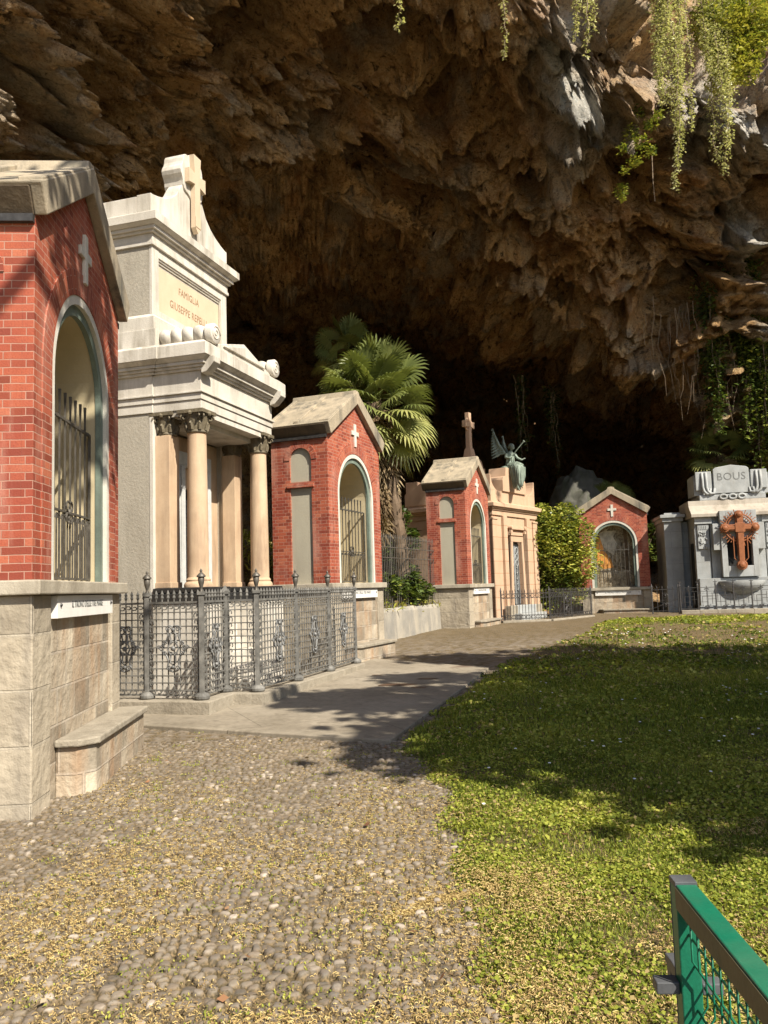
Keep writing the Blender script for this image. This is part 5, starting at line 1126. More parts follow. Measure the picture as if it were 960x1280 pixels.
def rockmat():
    N = NT('cave_limestone'); mp = N.tc.outputs['Object']
    n = N.noise(.55, 7, rough=.62, dist=.6); col = N.ramp(n, [(.32, (.17, .095, .042)), (.43, (.42, .245, .105)), (.53, (.62, .40, .19)), (.62, (.36, .215, .10)), (.78, (.74, .58, .38))])
    f = N.noise(3.4, 7, rough=.68, dist=.4); col = N.mix(N.ramp(f, [(.36, .9), (.46, 0.)]), col, (.055, .031, .014)); col = N.mix(N.ramp(f, [(.54, 0.), (.68, .75)]), col, (.66, .49, .28))
    s = N.noise(1.1, 6, N.mapping((1.6, 1.6, .28)), rough=.6, dist=.5); col = N.mix(N.ramp(s, [(.60, 0.), (.70, .55)]), col, (.46, .38, .27)); col = N.mix(N.ramp(s, [(.29, .9), (.38, 0.)]), col, (.05, .032, .018))
    gp = N.noise(.34, 5, rough=.6); col = N.mix(N.ramp(gp, [(.50, 0.), (.62, .6)]), col, (.44, .40, .33)); gr = N.noise(.42, 5, N.mapping((1, 1, 1), loc=(7, 3, 1)), rough=.6); col = N.mix(N.ramp(gr, [(.54, 0.), (.66, .55)]), col, (.42, .20, .075))
    vw = N.n('ShaderNodeVectorMath', operation='ADD'); N.l(mp, vw.inputs[0]); vn = N.n('ShaderNodeTexNoise'); vn.inputs['Scale'].default_value = 1.1; vn.inputs['Detail'].default_value = 5; N.l(mp, vn.inputs['Vector']); vs_ = N.n('ShaderNodeVectorMath', operation='SCALE'); vs_.inputs['Scale'].default_value = 1.3; N.l(vn.outputs['Color'], vs_.inputs[0]); N.l(vs_.outputs[0], vw.inputs[1])
    vo = N.n('ShaderNodeTexVoronoi'); vo.feature = 'DISTANCE_TO_EDGE'; vo.inputs['Scale'].default_value = .9; N.l(vw.outputs[0], vo.inputs['Vector']); ck = N.ramp(vo.outputs['Distance'], [(.0, 1.), (.035, 0.)]); col = N.mix(N.math('MULTIPLY', N.math('MULTIPLY', ck, N.ramp(gp, [(.45, 0.), (.6, .5)])), .8), col, (.05, .03, .016))
    w = N.attr('pale'); sm = N.noise(.9, 6, N.mapping((1.5, 1.5, .35)), rough=.6); pc = N.ramp(sm, [(.30, (.06, .055, .045)), (.42, (.30, .30, .28)), (.55, (.62, .60, .54)), (.68, (.42, .47, .47)), (.8, (.75, .72, .65))]); col = N.mix(w, col, pc)
    mo = N.attr('moss'); col = N.mix(mo, col, (.05, .06, .018))
    g = N.noise(13, 8, rough=.75); col = N.mix(N.ramp(g, [(.34, .85), (.46, 0.)]), col, (.055, .032, .016)); col = N.mix(N.ramp(g, [(.56, 0.), (.68, .7)]), col, (.74, .60, .41))
    h = N.math('ADD', N.math('ADD', N.math('MULTIPLY', g, .5), N.noise(6, 8, rough=.7)), N.math('MULTIPLY', N.noise(1.8, 6, rough=.65), 1.6))
    return N.done(col, .92, N.bump(h, 1., .26), spec=.12)
M['rock'] = rockmat()
def pchip(t, ts, vs):
    i = np.clip(np.searchsorted(ts, t)-1, 0, len(ts)-2); u = (t-ts[i])/(ts[i+1]-ts[i]); a = u*u*(3-2*u)*.45+u*.55
    return vs[..., i]*(1-a)+vs[..., i+1]*a
def cave_surface(azs, ts):
    tk = np.array([0, .16, .36, .68, .9, 1.0]); D = np.zeros((len(AZ), 6)); Z = np.zeros((len(AZ), 6))
    for i, a in enumerate(AZ):
        p = PROF[a]; D[i, :5] = [q[0] for q in p]; Z[i, :5] = [q[1] for q in p]; D[i, 5] = p[4][0]+2.5; Z[i, 5] = p[4][1]+12
    Dt = pchip(ts, tk, D); Zt = pchip(ts, tk, Z)           # (nAZ, nt)
    dd = np.stack([np.interp(azs, AZ, Dt[:, k]) for k in range(len(ts))], 1); zz = np.stack([np.interp(azs, AZ, Zt[:, k]) for k in range(len(ts))], 1)
    for _ in range(2):
        kk = max(1, int(1.2/(azs[1]-azs[0]))); ker = np.ones(2*kk+1)/(2*kk+1)
        for A in (dd, zz):
            pad = np.pad(A, ((kk, kk), (0, 0)), 'edge'); A[:] = np.apply_along_axis(lambda c: np.convolve(c, ker, 'valid'), 0, pad)
    return dd, zz
def worley(p, s):       # distance between the two nearest cell centres, and the cell's own number
    c = np.floor(p).astype(np.int64); f1 = np.full(len(p), 9.); f2 = f1.copy(); idn = np.zeros(len(p))
    for i in (-1, 0, 1):
        for j in (-1, 0, 1):
            for k in (-1, 0, 1):
                a, b, g = c[:, 0]+i, c[:, 1]+j, c[:, 2]+k; d = np.sqrt((p[:, 0]-a-_hash(a, b, g, s))**2+(p[:, 1]-b-_hash(a, b, g, s+50))**2+(p[:, 2]-g-_hash(a, b, g, s+90))**2)
                m = d < f1; f2 = np.where(m, f1, np.minimum(f2, d)); idn = np.where(m, _hash(a, b, g, s+130), idn); f1 = np.where(m, d, f1)
    return f2-f1, idn
def cave():
    # azimuth steps: fine where the picture looks, coarser at the sides
    azs = np.concatenate([np.arange(-100, -30, 1.2), np.arange(-30, 31, .095), np.arange(31, 75.1, .9)]); fine = (azs > -31) & (azs < 31.5)
    a_u = np.arange(-100, 75.2, .25); ts = np.concatenate([np.linspace(0, .16, 50)[:-1], np.linspace(.16, .93, 500)[:-1], np.linspace(.93, 1, 30)])
    d0, z0 = cave_surface(a_u, ts)
    dd = np.stack([np.interp(azs, a_u, d0[:, k]) for k in range(len(ts))], 1); zz = np.stack([np.interp(azs, a_u, z0[:, k]) for k in range(len(ts))], 1)
    na, nt = dd.shape; az = np.radians(azs)[:, None]*np.ones((1, nt)); x = (dd*np.sin(az)).ravel(); y = (dd*np.cos(az)).ravel(); z = zz.ravel()
    p = np.stack([x, y, z], 1); T = np.tile(ts, na)
    # normals of the smooth sheet (towards the viewer's side)
    P3 = p.reshape(na, nt, 3); gu = np.gradient(P3, axis=0); gv = np.gradient(P3, axis=1); nr = np.cross(gu, gv); nr /= np.linalg.norm(nr, axis=2, keepdims=True)+1e-9; c = -P3.copy(); c[..., 2] += 4
    nr *= np.sign((nr*c).sum(2, keepdims=True)); nr = nr.reshape(-1, 3)
    wq = p+np.stack([fbm(p*.35, 3, 1), fbm(p*.35, 3, 2), fbm(p*.35, 3, 3)], 1)*1.3
    azf = np.repeat(azs, nt)
    big = fbm(wq*np.array([.16, .16, .22]), 4, 11)*2.9
    led = ridged(wq*np.array([.16, .16, .85])+np.stack([p[:, 2]*0, p[:, 2]*0, p[:, 0]*.10], 1), 4, 41)            # layered ledges, dipping a little
    drip = ridged(wq*np.array([1.0, 1.0, .16]), 4, 61)           # hanging flutes
    med = fbm(wq*np.array([.8, .8, .9]), 5, 81); fin = ridged(p*np.array([2.6, 2.6, 3.4]), 4, 101)
    e1, id1 = worley(wq*np.array([.55, .55, .8]), 7); e2, id2 = worley(wq*np.array([1.5, 1.5, 2.1]), 8)
    wl = np.clip((T-.30)/.08, 0, 1)*np.clip((.90-T)/.25, 0, 1)*(.45+.55*np.clip((azf-2)/8, 0, 1)); wd = np.clip((T-.3)/.2, 0, 1)
    pit = np.clip(vnoise(wq*np.array([.40, .40, .62]), 131)-.12, 0, 1)*3.6+np.clip(vnoise(wq*np.array([.95, .95, 1.3]), 132)-.2, 0, 1)*1.9
    flute = np.clip(fbm(wq*.22, 3, 140)*2.2, 0, 1)               # only some places carry flutes
    zs = p[:, 2]*.62+.9*fbm(wq*.20, 4, 151)+.05*p[:, 0]; sw = zs-np.floor(zs); zs2 = p[:, 2]*1.7+1.1*fbm(wq*.35, 4, 152); sw2 = zs2-np.floor(zs2)
    shelf = (np.where(sw < .86, sw/.86, (1-sw)/.14)-.5)*1.25+(np.where(sw2 < .84, sw2/.84, (1-sw2)/.16)-.5)*.42
    disp = big+led*.5*wl+shelf*np.clip((T-.26)/.08, 0, 1)*np.clip((.88-T)/.2, 0, 1)*np.clip(.75+fbm(wq*.15, 3, 153), .15, 1.2)+np.clip(drip, -.3, 1)*.5*wd*flute+med*.55+fin*.24+fbm(p*6, 3, 111)*.17-np.clip(vnoise(wq*2.3, 133)-.15, 0, 1)*.55*np.clip(T/.3, 0, 1)-np.clip(vnoise(p*4.6, 134)-.2, 0, 1)*.22*np.clip(T/.3, 0, 1)-pit*1.5*np.clip(T/.3, 0, 1)
    disp += (id1-.5)*.55+(id2-.5)*.22-np.exp(-e1*9)*.40-np.exp(-e2*8)*.16
    o1 = np.exp(-((azf-14.4)/3.1)**2)*np.exp(-((T-.82)/.085)**2); o2 = np.exp(-((azf-24)/4.5)**2)*np.exp(-((T-.86)/.06)**2); o3 = np.exp(-((azf-25.5)/1.3)**2)*np.exp(-((T-.68)/.10)**2)
    disp += (o1*1.6+o2*1.1+o3*.7)*(.5+.9*np.clip(drip+.2, 0, 1.2)); fade = np.clip(T/.04, 0, 1)
    q = p+nr*(disp*fade)[:, None]; st = np.clip(drip-.15, 0, 1)**1.2*np.clip((T-.34)/.06, 0, 1)*np.clip((.97-T)/.1, 0, 1); q[:, 2] -= st*(.9*np.exp(-((T-.40)/.10)**2)*flute+.25*flute+1.6*o1+.9*o2)
    pale = np.clip((o1*1.15+o2*1.2+o3*1.1)*(.75+.55*fbm(wq*.9, 3, 171))-.08+.0*T, 0, 1)*1.25; pale = np.clip(pale, 0, .95)
    nz_ = np.gradient(q.reshape(na, nt, 3)[..., 2], axis=1).ravel()
    moss = np.clip(np.exp(-((azf-25.5)/3.6)**2)*np.exp(-((T-.36)/.16)**2)*1.3*(.5+fbm(wq*.7, 3, 181)), 0, .8)
    q[:, 2] += EZ
    i = np.arange(na*nt).reshape(na, nt); F_ = np.stack([i[:-1, :-1].ravel(), i[1:, :-1].ravel(), i[1:, 1:].ravel(), i[:-1, 1:].ravel()], 1)
    ob = np_mesh('cave_rock', q, F_, M['rock'], dict(pale=pale, moss=moss), smooth=True); tag(ob, kind='structure')
    return azs, ts, q.reshape(na, nt, 3)
CAVE = cave()
def on_cave(az, t): a, s, q = CAVE; return Vector(q[int(np.argmin(abs(a-az))), int(np.argmin(abs(s-t)))])
def cave_hit(px, py):        # nearest sheet point in a direction (azimuth, elevation in degrees)
    a, s, q = CAVE; i = int(np.argmin(abs(a-px))); pr = q[i]; el = np.degrees(np.arctan2(pr[:, 2]-EZ, np.hypot(pr[:, 0], pr[:, 1]))); d = np.hypot(pr[:, 0], pr[:, 1])+np.where(np.abs(el-py) < .8, 0, 1e3); return Vector(pr[int(np.argmin(d))])

# ================================================================== embankment behind the chapels, weeds
def bank():
    poly = LW; V = []; nx, ny = 70, 40
    for j in range(ny+1):
        for i in range(nx+1):
            u = i/nx*3.2-.7; k = 0 if u < 1 else 1; w = u-k if u > 0 else u; bx = LW[k][0]+(LW[k+1][0]-LW[k][0])*w; by = LW[k][1]+(LW[k+1][1]-LW[k][1])*w; d = j/ny*5.5
            x, y = bx-d*.93+.05, by+d*.37; zt = EZ-.60+min(d*.85, 1.7)*(1-.30*u)-.10*max(0, d-2.5)
            V.append((x, y, zt+.10*math.sin(x*3)*math.cos(y*2.3)*min(1, d)))
    F_ = [(j*(nx+1)+i, j*(nx+1)+i+1, (j+1)*(nx+1)+i+1, (j+1)*(nx+1)+i) for j in range(ny) for i in range(nx)]
    ob = np_mesh('embankment', V, F_, M['soil'], smooth=True); tag(ob, kind='structure')
    n = 9000; id_ = RNG.integers(0, len(V), n); P = np.array(V)[id_]+RNG.normal(0, .06, (n, 3))*np.array([1, 1, .3]); tint = np.clip(RNG.normal(.78, .2, n), 0, 1); dist = RNG.uniform(0, 1, n)
    v, f_, t = scatter_quads(n, P, RNG.uniform(.12, .42, n), np.full(n, .95), tint, '', None, .14, bend=.25)
    n2 = 4500; id_ = RNG.integers(0, len(V), n2); P2 = np.array(V)[id_]+RNG.normal(0, .08, (n2, 3)); P2[:, 2] += .12; v2, f2, t2 = scatter_quads(n2, P2, RNG.uniform(.05, .12, n2), np.full(n2, .4), np.clip(RNG.normal(.5, .2, n2), 0, .95), '', None, .6)
    ob = np_mesh('bank_weeds', np.concatenate([v, v2]), np.concatenate([f_, f2+len(v)]), bpy.data.materials['grass_blades'], dict(tint=np.concatenate([t, t2]))); tag(ob, kind='stuff')
bank()
def rocky_ground():       # uneven cave floor behind the row
    xs = np.linspace(-12, 34, 150); ys = np.linspace(26, 80, 140); X, Y = np.meshgrid(xs, ys); x, y = X.ravel(), Y.ravel(); p = np.stack([x, y, x*0], 1)
    back = np.clip((y-(34+.0*x))/8, 0, 1); z = .50-.06+back*1.6+back*1.4*fbm(p*.35, 4, 301)+.25*fbm(p*1.2, 3, 302)*np.clip((y-33)/3, 0, 1)
    z = np.where(y < 34.2, np.minimum(z, .45), z); nx, ny = len(xs), len(ys); i = np.arange(nx*ny).reshape(ny, nx)
    ob = np_mesh('cave_floor', np.stack([x, y, z], 1), np.stack([i[:-1, :-1].ravel(), i[:-1, 1:].ravel(), i[1:, 1:].ravel(), i[1:, :-1].ravel()], 1), M['rock'], smooth=True); tag(ob, kind='structure')
rocky_ground()
def boulder(c, r, hgt, label, seed):
    n = 60; m = 40; th = np.linspace(0, 2*np.pi, n, endpoint=False); V = []
    U = np.linspace(-.45, 1, m); A, B = np.meshgrid(th, np.arcsin(np.clip(U, -1, 1))); d = np.stack([np.cos(A)*np.cos(B), np.sin(A)*np.cos(B), np.sin(B)], 2).reshape(-1, 3)
    rr = 1+.13*fbm(d*1.7+seed, 3, seed)+.12*fbm(d*np.array([3., 3., 2.])+seed, 4, seed+1)+.05*fbm(d*9, 3, seed+2)
    v = d*rr[:, None]*np.array([r, r, hgt]); i = np.arange(n*m).reshape(m, n); F_ = np.stack([i[:-1].ravel(), np.roll(i, -1, 1)[:-1].ravel(), np.roll(i, -1, 1)[1:].ravel(), i[1:].ravel()], 1)
    ob = np_mesh('boulder', v, F_, M['greyrock'], smooth=True); ob.location = c; tag(ob, label, 'boulder'); return ob
M['greyrock'] = stone('grey_mossy_rock', (.11, .105, .09), (.04, .04, .028), stain=(.035, .045, .018), sc=2.5, streak=.8, bump=.9, grain=14)
boulder((9.0, 38.2, EZ+2.2), 1.5, 3.0, 'tall pale grey boulder standing in the cave behind the shrub', 5)

# ================================================================== plants
M['palmleaf'] = leafmat('palm_leaf', [(0., (.045, .060, .020)), (.4, (.15, .18, .050)), (.75, (.30, .31, .10)), (.9, (.40, .38, .15)), (1., (.46, .36, .18))], .3, .42, .4)
M['palmdry'] = leafmat('dry_palm_leaf', [(0., (.14, .09, .05)), (.5, (.28, .20, .11)), (1., (.40, .31, .18))], .15, .8)
M['bark'] = stone('fibrous_bark', (.16, .11, .07), (.09, .06, .035), sc=4, streak=.4, bump=.9, grain=22)
def fan_leaf(base, d, Lp, Rf, droop, tint, V, F_, T, n=24, spread=2.5):
    d = Vector(d).normalized(); up = Vector((0, 0, 1)); s = d.cross(up); s = s.normalized() if s.length > .05 else Vector((1, 0, 0)); nrm = s.cross(d).normalized(); ro = random.gauss(0, .5); s, nrm = s*math.cos(ro)+nrm*math.sin(ro), nrm*math.cos(ro)-s*math.sin(ro)
    hub = base+d*Lp; hub.z -= droop*Lp*.25
    def strip(pts, ws, side, tt):
        o = len(V)
        for p, w in zip(pts, ws): V.append(p+side*w); V.append(p-side*w); T.append(tt); T.append(tt)
        for k in range(len(pts)-1): F_.append((o+2*k, o+2*k+1, o+2*k+3, o+2*k+2))
    strip([base, (base+hub)/2+nrm*.02, hub], [.014, .011, .010], s, tint*.8)
    for k in range(n):
        a = (k/(n-1)-.5)*spread*1.9; dirv = (d*math.cos(a)+s*math.sin(a)).normalized(); L = Rf*(1-.22*abs(a)/2.4)*random.uniform(.9, 1.05); e = Vector((0, 0, -1))
        p1 = hub+dirv*L*.5+nrm*(.04*L); p2 = hub+dirv*L*.82+e*(droop*L*.10); p3 = hub+dirv*L+e*(droop*L*.32); sd = dirv.cross(nrm).normalized()
        strip([hub, p1, p2, p3], [.004, .030*Rf/.6, .020*Rf/.6, .001], sd, min(1, max(0, tint+random.gauss(0, .07))))
def palm(loc, lean, Ht, label, nf=52, Rf=.62, Lp=.75, skirt=True, tr=.17, group=None, seed=1):
    random.seed(seed); t = empty('fan_palm', loc); top = Vector((lean[0], lean[1], Ht)); b = MB(); n = 26
    pts = [Vector((lean[0]*(k/n)**1.6, lean[1]*(k/n)**1.6, Ht*k/n-.2)) for k in range(n+1)]; b.tube(pts, [tr*(1+.12*math.sin(k*2.1))*(1.15 if k < 3 else 1) for k in range(n+1)], 12)
    for k in range(180):
        f = random.uniform(.05, 1); p = Vector((lean[0]*f**1.6, lean[1]*f**1.6, Ht*f-.2)); a = random.uniform(0, 6.28); q = p+Vector((math.cos(a), math.sin(a), 0))*tr; b.tube([q, q+Vector((math.cos(a)*.05, math.sin(a)*.05, .14))], [.022, .006], 4)
    b.build('trunk', M['bark'], t)
    V = []; F_ = []; T = []
    for k in range(nf):
        f = (k+.5)/nf; el = R(85-135*f); a = k*2.39996+random.gauss(0, .2); d = Vector((math.cos(a)*math.cos(el), math.sin(a)*math.cos(el), math.sin(el))); fan_leaf(top+Vector((0, 0, .05-.3*f)), d, Lp*random.uniform(.85, 1.15), Rf*random.uniform(.85, 1.12), (.35+.8*f), max(.05, .50-.2*random.random()+.30*(f > .7)), V, F_, T)
    np_mesh('crown', [tuple(p) for p in V], F_, M['palmleaf'], dict(tint=T), t)
    if skirt:
        V = []; F_ = []; T = []
        for k in range(120):
            f = k/120; a = k*2.39996; el = R(-42-44*f); d = Vector((math.cos(a)*math.cos(el), math.sin(a)*math.cos(el), math.sin(el))); fan_leaf(top+Vector((0, 0, -.2-3.0*f)), d, Lp*.5*random.uniform(.6, 1.2), Rf*.9, .8, random.random(), V, F_, T, 16)
        np_mesh('dry_fronds', [tuple(p) for p in V], F_, M['palmdry'], dict(tint=T), t)
    tag(t, label, 'palm', group)
palm((.55, 24.1, EZ-.4), (-.75, .1, 0), 6.1, 'tall shaggy fan palm with sunlit fronds rising behind the low wall and railing', 74, .80, 1.15, True, .2, seed=4)
palm((-.9, 31.2, EZ-.4), (-.3, .2, 0), 9.7, 'dark fan palm in the shade, its crown above the sunlit palm', 34, .72, .9, False, .15, seed=9)
palm((10.3, 37.6, EZ-.6), (.1, 0, 0), 4.3, 'small fan palm peeping over the roof of the front facing brick chapel', 16, .6, .6, False, .12, seed=12)
palm((15.0, 36.0, EZ-1), (-.35, -.4, 0), 6.6, 'fan palm hanging over the granite tomb at the right edge', 34, .72, .85, True, .15, seed=15)
palm((16.1, 36.3, EZ-1), (-.3, -.2, 0), 4.8, 'low fan palm with a yellowed frond beside the granite tomb name block', 24, .65, .8, True, .13, seed=16)

def clump_leaves(n, centers, sizes, lsz, asp=.5, up=.2, tmean=.5, tsd=.2, shell=.55, flat=1.):
    c = np.array(centers); r = np.array(sizes); w = r**2/np.sum(r**2); k = RNG.choice(len(c), n, p=w); d = RNG.normal(0, 1, (n, 3)); d /= np.linalg.norm(d, axis=1, keepdims=True); rad = (shell+(1-shell)*RNG.uniform(0, 1, n)**.6)
    P = c[k]+d*(r[k]*rad)[:, None]*np.array([1, 1, flat]); P = P+.25*r[k][:, None]*np.stack([fbm(P*1.7, 3, 401), fbm(P*1.7, 3, 402), fbm(P*1.7, 3, 403)], 1)
    tint = np.clip(tmean+.35*fbm(P*.9, 3, 411)+RNG.normal(0, tsd, n), 0, 1); return scatter_quads(n, P, lsz*RNG.uniform(.6, 1.4, n), np.full(n, up), tint, '', None, asp, bend=.2)
M['bushleaf'] = leafmat('shrub_leaf', [(0., (.025, .042, .012)), (.40, (.085, .125, .024)), (.65, (.25, .29, .05)), (1., (.50, .47, .10))], .3, .4, .4)
M['ivyleaf'] = leafmat('ivy_leaf', [(0., (.02, .035, .01)), (.5, (.09, .13, .026)), (.8, (.20, .25, .045)), (1., (.36, .38, .08))], .3, .45, .35)
M['vineleaf'] = leafmat('pale_vine_leaf', [(0., (.16, .19, .06)), (.4, (.36, .39, .15)), (.75, (.58, .58, .30)), (1., (.74, .71, .48))], .3, .6, .2)
M['twig'] = plain('dry_twig', (.20, .15, .10), .85, var=.4)
def shrub(name, loc, cl, n, lsz, label, mat, cat='shrub', tm=.5, trunk=True, group=None, asp=.5, up=.2):
    t = empty(name, loc); v, f_, tt = clump_leaves(n, [c[:3] for c in cl], [c[3] for c in cl], lsz, tmean=tm, asp=asp, up=up); np_mesh('foliage', v, f_, mat, dict(tint=tt), t)
    if trunk:
        b = MB()
        for c in cl: b.tube([(c[0]*.05, c[1]*.05, -.1), (c[0]*.35, c[1]*.35, c[2]*.4), (c[0], c[1], c[2]), (c[0]*1.2, c[1]*1.2, c[2]+c[3]*.5)], [.05, .035, .02, .006], 5)
        b.build('branches', M['bark'], t)
    tag(t, label, cat, group); return t
shrub('leafy_shrub', (6.55, 32.2, float(gz(32))), [(-.55, 0, 3.75, .7), (.45, -.1, 3.7, .7), (-.1, -.1, 3.1, .9), (.95, -.2, 3.0, .75), (-.95, -.2, 2.9, .7), (.1, -.4, 2.2, .9), (-.8, 0, 1.9, .75), (.95, -.3, 2.0, .75), (0, .1, 1.2, .8), (.6, 0, 1.0, .7), (-.6, 0, .6, .7)], 10500, .16, 'dense shrub with yellow green leaves between the peach mausoleum and a brick chapel', M['bushleaf'], tm=.62)
for i, (p, cl, lab) in enumerate((((.62, 23.55, EZ-.5), [(0, 0, .3, .3), (.1, 0, .7, .25), (-.3, -.5, .5, .3), (-.6, -1.2, .6, .35), (.4, .6, .4, .3)], 'green weeds growing round the foot of the shaggy palm behind the railing'), ((2.6, 31.5, EZ-.2), [(0, 0, 2.4, .8), (.9, .2, 3.1, .7), (-.9, 0, 3.0, .8), (0, .2, 3.7, .7)], 'dark bush in shade behind the small brick chapel, under the stone cross'),
                                  ((.6, 25.6, EZ-.3), [(0, 0, .7, .4), (-.3, .1, 1.3, .4), (.1, 0, 1.8, .4), (-.1, 0, 2.5, .35)], 'dim leafy bush beside the palm trunk behind the tall railing'),
                                  ((10.4, 36.4, EZ-.8), [(0, 0, 2.9, .9), (1.3, 0, 2.6, .9), (-1.2, .2, 3.0, .7)], 'low green scrub behind the roof of the front facing brick chapel'),
                                  ((7.2, 36.5, EZ-.8), [(0, 0, 3.2, .8), (1., 0, 3.5, .7), (-.9, .1, 3.0, .7)], 'green scrub at the foot of the tall pale boulder'))):
    shrub('cave_scrub', p, cl, 1800, .16, lab, M['ivyleaf'], 'bush', .4)
# hanging vines: each a twig with small leaves, rooted in the rock or the lip above the picture
def azel(az, el, d): a, e = R(az), R(el); return Vector((d*math.sin(a), d*math.cos(a), EZ+d*math.tan(e)))
def vine(top, L, wid, n, label, mat, lsz=.12, sway=.25, tm=.6, seed=0, strands=1, group='vines hanging from the cave lip'):
    random.seed(seed); t = empty('hanging_vine', top); b = MB(); cs = []
    for q in range(strands):
        ox, oy = random.gauss(0, wid*.5), random.gauss(0, wid*.3); l = L*(1 if q == 0 else random.uniform(.5, .95)); pts = []
        for k in range(15):
            f = k/14; pts.append(Vector((ox*(1-f*.4)+sway*math.sin(f*3.2+q)*f+random.gauss(0, .03), oy*(1-f*.3)+random.gauss(0, .03), -l*f))); cs.append((pts[-1], max(.05, wid*(.9-.6*f))))
        b.tube(pts, [.028*(1-.7*k/14) for k in range(15)], 4)
    b.build('stem', M['twig'], t)
    idx = RNG.integers(0, len(cs), n); P = np.array([cs[i][0] for i in idx])+RNG.normal(0, 1, (n, 3))*np.array([cs[i][1] for i in idx])[:, None]*np.array([.5, .4, .6])+np.stack([np.zeros(n), np.zeros(n), RNG.uniform(-L/28, L/28, n)], 1)
    v, f_, tt = scatter_quads(n, P, lsz*RNG.uniform(.5, 1.4, n), np.full(n, -.3), np.clip(RNG.normal(tm, .22, n), 0, 1), '', None, .6, bend=.3); np_mesh('leaves', v, f_, mat, dict(tint=tt), t)
    tag(t, label, 'vine', group)
def px(u, v, d):      # a point d metres away along the direction seen at photo pixel (u, v)
    f = 1035.47; pt, rl = R(5.314), R(1.795); u -= 480; v -= 640; a = u*math.cos(rl)-v*math.sin(rl); b_ = u*math.sin(rl)+v*math.cos(rl); y = math.cos(pt)+b_/f*math.sin(pt); z = math.sin(pt)-b_/f*math.cos(pt); x = a/f
    return Vector((x/y*d, d, EZ+z/y*d))
def pz(L, d): return L*d/1035.*1.12
for i, (u, v, L, d, wid, n, st, lab) in enumerate(((820, -60, 285, 22, .34, 6500, 7, 'longest pale vine, with a bare hooked tip, hanging left of the lip bush'), (848, -60, 215, 22, .18, 1700, 3, 'thin pale vine hanging just right of the longest vine'), (886, -50, 258, 22.5, .40, 6500, 7, 'thick pale vine hanging beside the bright green leaves at the top right'),
        (722, -30, 100, 22, .18, 420, 3, 'short leafy vine in front of the pale stalactite rock'), (738, -30, 70, 22.4, .12, 260, 2, 'short thin vine just right of the leafy one at the stalactite rock'), (628, -40, 112, 21.5, .10, 160, 1, 'thin solitary vine near the top centre of the cave roof'), (494, -40, 78, 20.5, .10, 120, 1, 'wispy vine tip at the top edge left of the solitary vine'))):
    vine(px(u, v, d), pz(L, d), wid, n, lab, M['vineleaf'], .07 if i < 3 else .085, .12 if i != 0 else .3, .72, 20+i, st)
t0 = px(815, 195, 26); b = MB(); b.tube([t0, t0-Vector((.02, 0, .9)), t0-Vector((0, 0, 1.55))], .016, 4); o = b.build('hanging_root', M['twig'], None); tag(o, 'single straight bare root hanging below the ivy tufts', 'root')
shrub('lip_bush', px(908, 50, 22.8), [(0, 0, .2, .8), (.6, .1, -.25, .6), (-.4, 0, .5, .7), (.7, 0, .8, .8), (.05, 0, -.65, .5), (.5, 0, -.95, .45), (-.2, 0, -1.25, .4), (.9, 0, .2, .6)], 8200, .12, 'bright green leafy bush growing over the cave lip in the top right corner', M['bushleaf'], 'bush', .78, True)
for i, (u, v, d, cl, n, lab) in enumerate(((797, 170, 27, [(0, 0, .75, .28), (.45, 0, .35, .22), (-.25, .1, .15, .26), (.1, 0, -.25, .25), (-.55, 0, -.45, .2), (.4, 0, -.55, .2), (-.15, 0, -.9, .22), (-.5, 0, -1.2, .15), (.75, 0, .7, .2), (-.1, 0, 1.2, .2)], 1000, 'loose green ivy tuft clinging to the rock under the hanging vines'), (775, 238, 27.5, [(0, 0, 0, .22), (.05, 0, -.25, .16)], 220, 'tiny ivy tuft lowest on the brown rock'))):
    shrub('ivy_tuft', px(u, v, d), cl, n, .12, lab, M['bushleaf'], 'ivy', .58, False)
# overgrown rock column at the right: curtains of ivy and dry hanging roots
for i, (u, v, L, wid, n, lab, tm) in enumerate(((925, 330, 190, .8, 3800, 'green ivy curtain on the rock column above the granite tomb', .45), (955, 400, 210, .7, 3600, 'bright ivy curtain at the right edge above the palm fronds', .62), (885, 370, 150, .7, 2600, 'dim ivy curtain left of the green one on the rock column', .35), (650, 470, 130, .4, 500, 'dark trailing ivy above the bronze angel', .25), (690, 490, 110, .4, 500, 'dark trailing ivy between the angel and the cave mouth', .22))):
    q = px(u, v, 33.6 if u > 700 else 41); vine(q, pz(L, 34.5), wid, n, lab, M['ivyleaf'], .17, .2, tm, 50+i, 6, 'ivy curtains on the rock')
def roots(u, v, L, lab, seed, d=34.0, n=26, w=1.7):
    random.seed(seed); q = px(u, v, d); b = MB()
    for k in range(n):
        ox = random.gauss(0, w*.5); oy = random.gauss(0, .3); l = pz(L, d)*random.uniform(.45, 1.1); b.tube([(ox+.30*math.sin(j*.7+k*2.3)*j/8+.05*math.sin(j*2.1+k), oy+.1*math.sin(j+k), random.uniform(.2, 1.0)-l*j/8) for j in range(9)], [.018*(1-j/10) for j in range(9)], 3)
    o = b.build('hanging_roots', M['twig'], None); o.location = q; tag(o, lab, 'roots', None)
roots(862, 400, 120, 'curtain of dry brown roots hanging over the right side of the cave mouth', 3); roots(925, 440, 120, 'dry roots tangled in ivy beside the right edge palms', 4)

